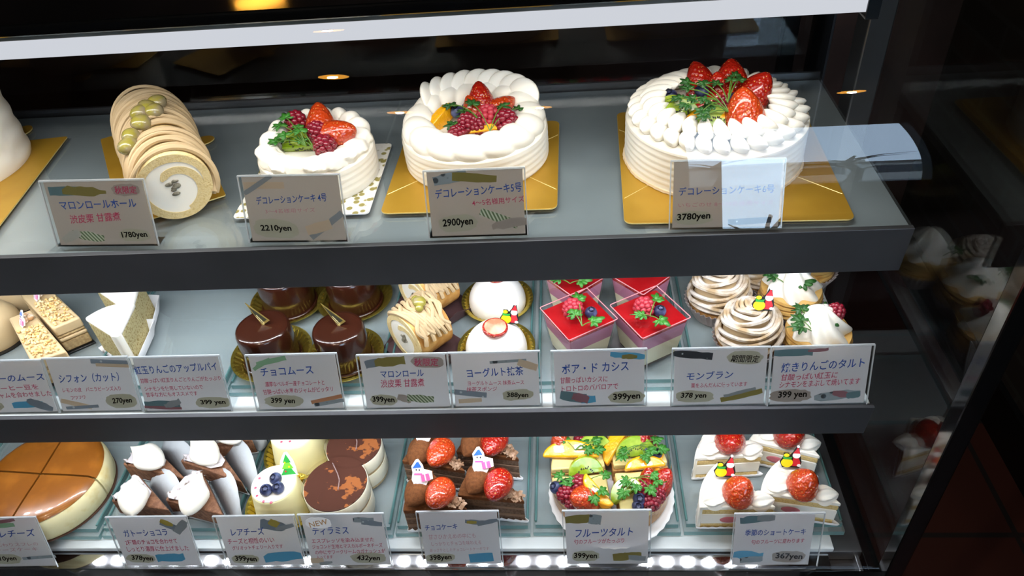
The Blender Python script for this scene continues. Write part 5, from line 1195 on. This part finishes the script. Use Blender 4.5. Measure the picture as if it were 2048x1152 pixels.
rare('front rare cheese cake with three blueberries and a fir tree pick', 503, 592, 968, [(551, 957), (532, 980), (556, 976)], [(519, 957), (511, 976), (514, 992), (527, 1003), (542, 1005)], (578, 952))
rare('rear rare cheese cake in a gold cup, mostly under the shelf', 542, 632, 862, [], [(563, 884), (580, 883)], None)
# tiramisu
def tira(label, l, r, py):
    h = 0.058; a, b_ = P(l, py, T3+h), P(r, py, T3+h); c = (a+b_)/2; R = (b_-a).length/2*0.985
    t = thing('tiramisu', label, 'cake', (c.x, c.y, T3+0.0005), 0, 'round tiramisu')
    for nm, z0, z1, m, k in (('sponge_layer', 0.0015, 0.007, COFFEES, .97), ('cream_layer', 0.007, 0.030, CREAMY, 1), ('sponge_layer', 0.030, 0.035, COFFEES, .97), ('cream_layer', 0.035, h-0.0015, CREAMY, 1)):
        obj(nm, MB().lathe([(0, z0), (R*k*0.99, z0), (R*k, z0+0.0006), (R*k, z1-0.0006), (R*k*0.99, z1), (0, z1)], 64), m, t)
    obj('cocoa_top', MB().lathe([(0, h-0.0015), (R*0.985, h-0.0015), (R*0.975, h-0.0003), (0, h)], 64), COCOAP, t)
    obj('clear_film', MB().lathe([(R+0.0012, 0.001), (R+0.0012, h+0.004)], 64, cap=False), FILM, t)
    mb = MB().tube([(-R*0.25, R*0.75, h+0.0015), (0.0, R*0.35, h+0.0022), (R*0.12, R*0.1, h+0.0022), (R*0.15, -R*0.25, h+0.0018)], 0.0009, 6)
    obj('film_tab', mb, clear('film_tab_plastic', (0.9, 0.85, 0.85), 1.45, 0.1, '#b79c98', 0.35), t)
    return t
tira('front tiramisu with orange brown patches in its cocoa top', 607, 735, 968)
tira('rear tiramisu behind the patched one, plain cocoa top', 652, 763, 890)
# chocolate cakes with strawberries
def choc(label, lf, tip, back, dropq, dropz, berry, flakes, pick, bd, pale=False):
    h = 0.047; zt = T3+h; pts = [P(*q, zt) for q in (tip, lf, back)]; c = sum(pts, Vector())/3
    t = thing('chocolate_cake', label, 'cake', (c.x, c.y, T3+0.0008), 0, 'chocolate cakes with strawberries')
    poly = sect(*[(p.x-c.x, p.y-c.y) for p in pts])
    layers(t, poly, [('sponge_layer', 0.001, 0.011, CHOCSP, .985), ('cream_layer', 0.011, 0.016, CHOCCR, .99), ('sponge_layer', 0.016, 0.026, CHOCSP, .985), ('cream_layer', 0.026, 0.030, CHOCCR, .99), ('sponge_layer', 0.030, 0.040, CHOCSP, .985), ('cocoa_top', 0.040, h, COCOA, 1.0)], 0.001)
    v = lambda x, y, z: P(x, y, z)-Vector(t.location)
    mb = MB(); q = v(*dropq, zt+0.008); quenelle(mb, (q.x, q.y, h+0.007), 0.054, 0.0185, 0.0150, dropz, -0.08); obj('cocoa_quenelle', mb, COCOA, t)
    strawberry(t, v(*berry, zt+0.017), 0.039, 0.0150, bd, BERRYO if pale else BERRY)
    mb = MB(); q0, q1 = v(*flakes[0], zt), v(*flakes[1], zt)
    for k in range(46):
        p = q0.lerp(q1, random.random()); r = random.uniform(0.002, 0.0055); M = Matrix.Translation((p.x+random.uniform(-.006, .006), p.y+random.uniform(-.006, .006), h+0.001+0.004*random.random())) @ Euler((random.uniform(-.9, .9), random.uniform(-.9, .9), 6*random.random())).to_matrix().to_4x4()
        mb.add([(-r, -r*.5, 0), (0, -r*.5, r*.35), (r, -r*.5, 0), (r, r*.5, 0.0005), (0, r*.5, r*.35), (-r, r*.5, 0.0005), (-r, -r*.5, -0.0006), (0, -r*.5, r*.35-0.0006), (r, -r*.5, -0.0006), (r, r*.5, 0), (0, r*.5, r*.35-0.0006), (-r, r*.5, 0)], [(0, 1, 4, 5), (1, 2, 3, 4), (6, 11, 10, 7), (7, 10, 9, 8), (0, 6, 7, 1), (1, 7, 8, 2), (3, 9, 10, 4), (4, 10, 11, 5), (2, 8, 9, 3), (0, 5, 11, 6)], 0, M)
    o = obj('chocolate_flakes', mb, FLAKE, t, smooth=False); o['kind'] = 'stuff'
    if pick: p = v(*pick, zt+0.010); snowman_pick(t, (p.x, p.y, p.z+0.013), 0.0215, -0.05, -0.5)
    doily(t, poly, PAPER, 0.0016, 1.045, 0.007)
    return t
choc('front left chocolate cake with an orange red strawberry and snowman pick', (806, 1022), (934, 1018), (856, 936), (838, 985), 1.05, (877, 990), ((895, 1000), (924, 1012)), (842, 982), (-.1, -.45, .25), True)
choc('front right chocolate cake with a deep red strawberry and snowman pick', (915, 991), (1049, 1003), (972, 914), (958, 960), 1.05, (994, 973), ((1010, 985), (1040, 1000)), (962, 957), (-.1, -.5, .2))
choc('rear left chocolate cake, its strawberry beside a snowman pick under the lip', (804, 922), (930, 942), (872, 866), (842, 905), 1.05, (878, 908), ((893, 918), (920, 936)), (848, 895), (-.1, -.45, .2), True)
choc('rear right chocolate cake, its strawberry cut by the shelf lip', (912, 903), (1038, 918), (975, 850), (948, 888), 1.05, (986, 886), ((1000, 896), (1028, 914)), None, (-.1, -.5, .2))
# fruit tart in quarters
def tart():
    zc = T3+0.001; a, b_ = P(1098, 985, zc), P(1347, 985, zc); R0 = (b_-a).length/2; c = Vector(((a.x+b_.x)/2, P(1222, 985, zc).y-0.002, T3+0.0005))
    pl = thing('paper_plate', 'round white paper plate under the fruit tart quarters', 'plate', c, 0)
    obj('plate_disc', MB().lathe([(0, 0), (R0*0.86, 0), (R0*0.94, 0.002), (R0, 0.0032)], 144, rad=lambda t, r, z: r*(1+0.008*math.cos(36*t)) if r > R0*0.9 else r, cap=False), PAPER, pl, solid=0.0004)
    c = c+Vector((-0.001, 0.014, 0)); R = R0*0.89; a0 = math.radians(4); H = 0.032
    names = ['rear right fruit tart quarter with orange, kiwi and raspberry', 'rear left fruit tart quarter with a broad orange wedge', 'front left fruit tart quarter with strawberry, raspberries and orange', 'front right fruit tart quarter with kiwi, blueberries and strawberry']
    for i in range(4):
        s_ = a0+i*PI/2; e = s_+PI/2; mid = s_+PI/4; g = 0.006
        t = thing('fruit_tart_quarter', names[i], 'cake', (c.x+g*math.cos(mid), c.y+g*math.sin(mid), T3+0.0014), 0, 'quarters of the fruit tart')
        poly = [(0, 0)]+[(R*math.cos(lerp(s_, e, k/18)), R*math.sin(lerp(s_, e, k/18))) for k in range(19)]
        obj('tart_crust', MB().prism(poly, 0.001, 0.022), PASTRY, t, bevel=0.001)
        obj('custard', MB().prism(shrink(poly, 0.97), 0.022, H), mat('custard', '#e6d591', 0.4, sss=0.2), t, bevel=0.002)
        vs = []; n = 18
        for k in range(n+1):
            x = lerp(s_, e, k/n); vs += [(R*1.015*math.cos(x), R*1.015*math.sin(x), 0.001), (R*1.015*math.cos(x), R*1.015*math.sin(x), H+0.012)]
        obj('clear_film', MB().add(vs, [(2*k, 2*k+2, 2*k+3, 2*k+1) for k in range(n)]), FILM, t)
        zt = T3+H; v = lambda x, y, z=zt+0.008: P(x, y, z)-Vector(t.location)
        if i == 2:
            strawberry(t, v(1168, 998), 0.036, 0.015, (-.5, -.3, .5), BERRYO); raspberry(t, v(1158, 968, zt+0.010), 0.0105, (0, -.3, .9)); raspberry(t, v(1133, 990), 0.010, (-.4, -.3, .8)); raspberry(t, v(1146, 1006, zt+0.004), 0.009, (-.2, -.5, .7))
            orange(t, v(1198, 980, zt+0.012), 0.025, 0.014, (.25, -.25, .9), 1.57); kiwi(t, v(1172, 947, zt+0.004), 0.022, 0.009, (0.1, -.75, .6), 0.05); blueberry(t, v(1112, 975, zt+0.006), 0.008, (-.5, -.2, .8)); blueberry(t, v(1130, 968, zt+0.005), 0.007)
            sprig(t, v(1170, 965, zt+0.018), [v(1120, 952, zt+0.018), v(1148, 960, zt+0.020), v(1135, 966, zt+0.018), v(1203, 982, zt+0.020), v(1208, 950, zt+0.016), v(1187, 996, zt+0.020)], 0.0074)
        elif i == 3:
            kiwi(t, v(1256, 990), 0.021, 0.010, (-.35, -.3, .85), 1.3); orange(t, v(1290, 938, zt+0.006), 0.026, 0.012, (.1, -.4, .9), -0.1); strawberry(t, v(1322, 965), 0.036, 0.0135, (.4, .2, .8)); strawberry(t, v(1297, 960), 0.028, 0.011, (0, .3, .9)); raspberry(t, v(1285, 980), 0.0095); raspberry(t, v(1302, 1004, zt+0.003), 0.010, (.2, -.5, .7))
            blueberry(t, v(1279, 998), 0.0082, (0, -.4, .9)); blueberry(t, v(1276, 1012, zt+0.004), 0.0075, (0, -.5, .8)); raspberry(t, v(1315, 990, zt+0.004), 0.009)
            sprig(t, v(1275, 955, zt+0.018), [v(1252, 962, zt+0.020), v(1247, 985, zt+0.020), v(1272, 972, zt+0.020), v(1300, 978, zt+0.022), v(1306, 950, zt+0.022), v(1315, 962, zt+0.02)], 0.0078)
        elif i == 1:
            orange(t, v(1142, 916, zt+0.006), 0.036, 0.014, (-.1, -.5, .9), 0.15); kiwi(t, v(1190, 905), 0.024, 0.009, (.2, -.4, .9), 0.2); strawberry(t, v(1122, 888), 0.034, 0.013, (-.2, .2, .9), BERRYO); raspberry(t, v(1165, 885), 0.010); blueberry(t, v(1158, 878), 0.0075)
            sprig(t, v(1150, 900, zt+0.018), [v(1130, 880, zt+0.020), v(1165, 888, zt+0.020), v(1175, 900, zt+0.022), v(1190, 882, zt+0.02), v(1195, 900, zt+0.02)], 0.0074)
        else:
            orange(t, v(1238, 895, zt+0.006), 0.028, 0.013, (-.1, -.3, .9), 1.3); kiwi(t, v(1272, 912, zt+0.004), 0.026, 0.010, (.1, -.7, .7), 0.0); strawberry(t, v(1280, 884), 0.034, 0.013, (.2, .1, .9)); raspberry(t, v(1296, 880), 0.010, m=RASP); blueberry(t, v(1313, 908), 0.008, (.3, -.3, .9)); blueberry(t, v(1293, 898), 0.0075); orange(t, v(1320, 925, zt+0.002), 0.014, 0.010, (.4, -.4, .8), 0.5)
            sprig(t, v(1280, 890, zt+0.020), [v(1250, 900, zt+0.022), v(1245, 912, zt+0.020), v(1290, 912, zt+0.020), v(1300, 900, zt+0.022), v(1322, 898, zt+0.02), v(1310, 880, zt+0.022)], 0.0078)
tart()
# strawberry shortcakes
def short(label, lf, tip, back, sh1, r1, sh2, r2, berry, pick, bd, pale=True):
    h = 0.046; zt = T3+h; pts = [P(*q, zt) for q in (tip, lf, back)]; c = sum(pts, Vector())/3
    t = thing('strawberry_shortcake', label, 'cake', (c.x, c.y, T3+0.0008), 0, 'white strawberry shortcakes')
    poly = sect(*[(p.x-c.x, p.y-c.y) for p in pts])
    layers(t, poly, [('sponge_layer', 0.001, 0.010, SPONGE, .97), ('cream_layer', 0.010, 0.030, CREAM, .985), ('sponge_layer', 0.030, 0.039, SPONGE, .985), ('cream_top', 0.039, h, CREAM, 1.0)], 0.0015)
    # cream coat round the outer arc
    arc = poly[1:]; tipv = Vector(poly[0]); outer = [tuple(tipv.lerp(Vector(p), 1.0)) for p in arc]; inner = [tuple(tipv.lerp(Vector(p), 0.95)) for p in reversed(arc)]
    obj('cream_coat', MB().prism(outer+inner, 0.001, h-0.001), CREAM, t, bevel=0.001)
    v = lambda x, y, z=zt+0.004: P(x, y, z)-Vector(t.location)
    mb = MB(); q = v(*sh1); shell(mb, (q.x, q.y, h), 0.036, 0.0125, 0.011, r1); shell(mb, (q.x+0.004, q.y+0.012, h), 0.034, 0.010, 0.010, r1-0.35)
    if sh2: q = v(*sh2); shell(mb, (q.x, q.y, h), 0.030, 0.011, 0.0115, r2)
    obj('cream_shells', mb, CREAM, t)
    strawberry(t, v(*berry, zt+0.015), 0.034, 0.0155, bd, BERRYO if pale else BERRY)
    e0 = Vector(poly[1]).lerp(Vector(poly[0]), 0.42); dr = Vector(poly[0])-Vector(poly[1])
    obj('strawberry_cut', MB().ell((0, 0, 0), (0.011, 0.0012, 0.006), n=16, m=8), mat('cut_berry', '#c9707a', 0.5), t, (e0.x*0.985, e0.y*0.985, 0.019), (0, 0, math.atan2(dr.y, dr.x)))
    if pick: p = v(*pick, zt); sack_pick(t, (p.x, p.y, p.z+0.006), 0.0190, -0.05, -0.45)
    # printed paper sheet under and behind
    doily(t, poly, PAPER, 0.0006, 1.07, 0.007)
    return t
short('front left strawberry shortcake with a party pick, nearest the price card', (1399, 1015), (1552, 1014), (1436, 924), (1428, 995), 0.25, (1520, 1000), 0.15, (1480, 981), (1449, 959), (.25, -.1, .9))
short('front right strawberry shortcake with a party pick and a tall strawberry', (1521, 985), (1683, 1008), (1572, 912), (1556, 968), 0.2, (1648, 988), 0.1, (1609, 966), (1580, 940), (.2, -.1, .9))
short('rear left strawberry shortcake with a bright red strawberry', (1389, 917), (1527, 909), (1440, 850), (1420, 895), 0.3, (1500, 898), 0.25, (1462, 884), None, (0, -.5, .5), False)
short('rear right strawberry shortcake, its berry cut by the shelf lip', (1497, 880), (1641, 913), (1570, 838), (1540, 866), 0.2, (1615, 886), 0.15, (1581, 871), None, (0, -.5, .5), False)
# round "NEW" sign between two price cards
q0 = P(637, 1060, B3+0.03); nw = thing('new_sticker', 'round white NEW sticker bridging the two price cards left of the middle', 'sticker', PY(637, 1046, 0.4765), 0)
r_ = Euler((PI/2-math.radians(14), 0, 0))
d_ = obj('sticker_disc', MB().prism(blob(0.030, 0.0165, 3), 0, 0.0004), PAPER, nw, (0, 0, 0), r_, smooth=False)
text('note_lettering', 'NEW', d_, 0, 0, 0.024, 0.011, INKG, 14, 0.01, 0.00045)

# ------------------------------------------------------------------ fit every line of writing to its width and turn it into a mesh
bpy.context.view_layer.update()
dg = bpy.context.evaluated_depsgraph_get()
for o, w, h in TEXTS:
    me = bpy.data.meshes.new_from_object(o.evaluated_get(dg)); nm, par, loc, rot = o.name, o.parent, o.location.copy(), o.rotation_euler.copy()
    me.materials.clear(); me.materials.append(o.data.materials[0])
    if len(me.vertices):
        xs = [v.co.x for v in me.vertices]; ys = [v.co.y for v in me.vertices]
        k = w/(max(xs)-min(xs)); ky = min(k*1.5, max(k*0.75, 1.0)); cx_, cy_ = (max(xs)+min(xs))/2, (max(ys)+min(ys))/2
        for v in me.vertices: v.co = ((v.co.x-cx_)*k, (v.co.y-cy_)*ky, v.co.z)
    cu = o.data; bpy.data.objects.remove(o); bpy.data.curves.remove(cu)
    t = bpy.data.objects.new(nm, me); COL.objects.link(t); t.parent = par; t.location = loc; t.rotation_euler = rot
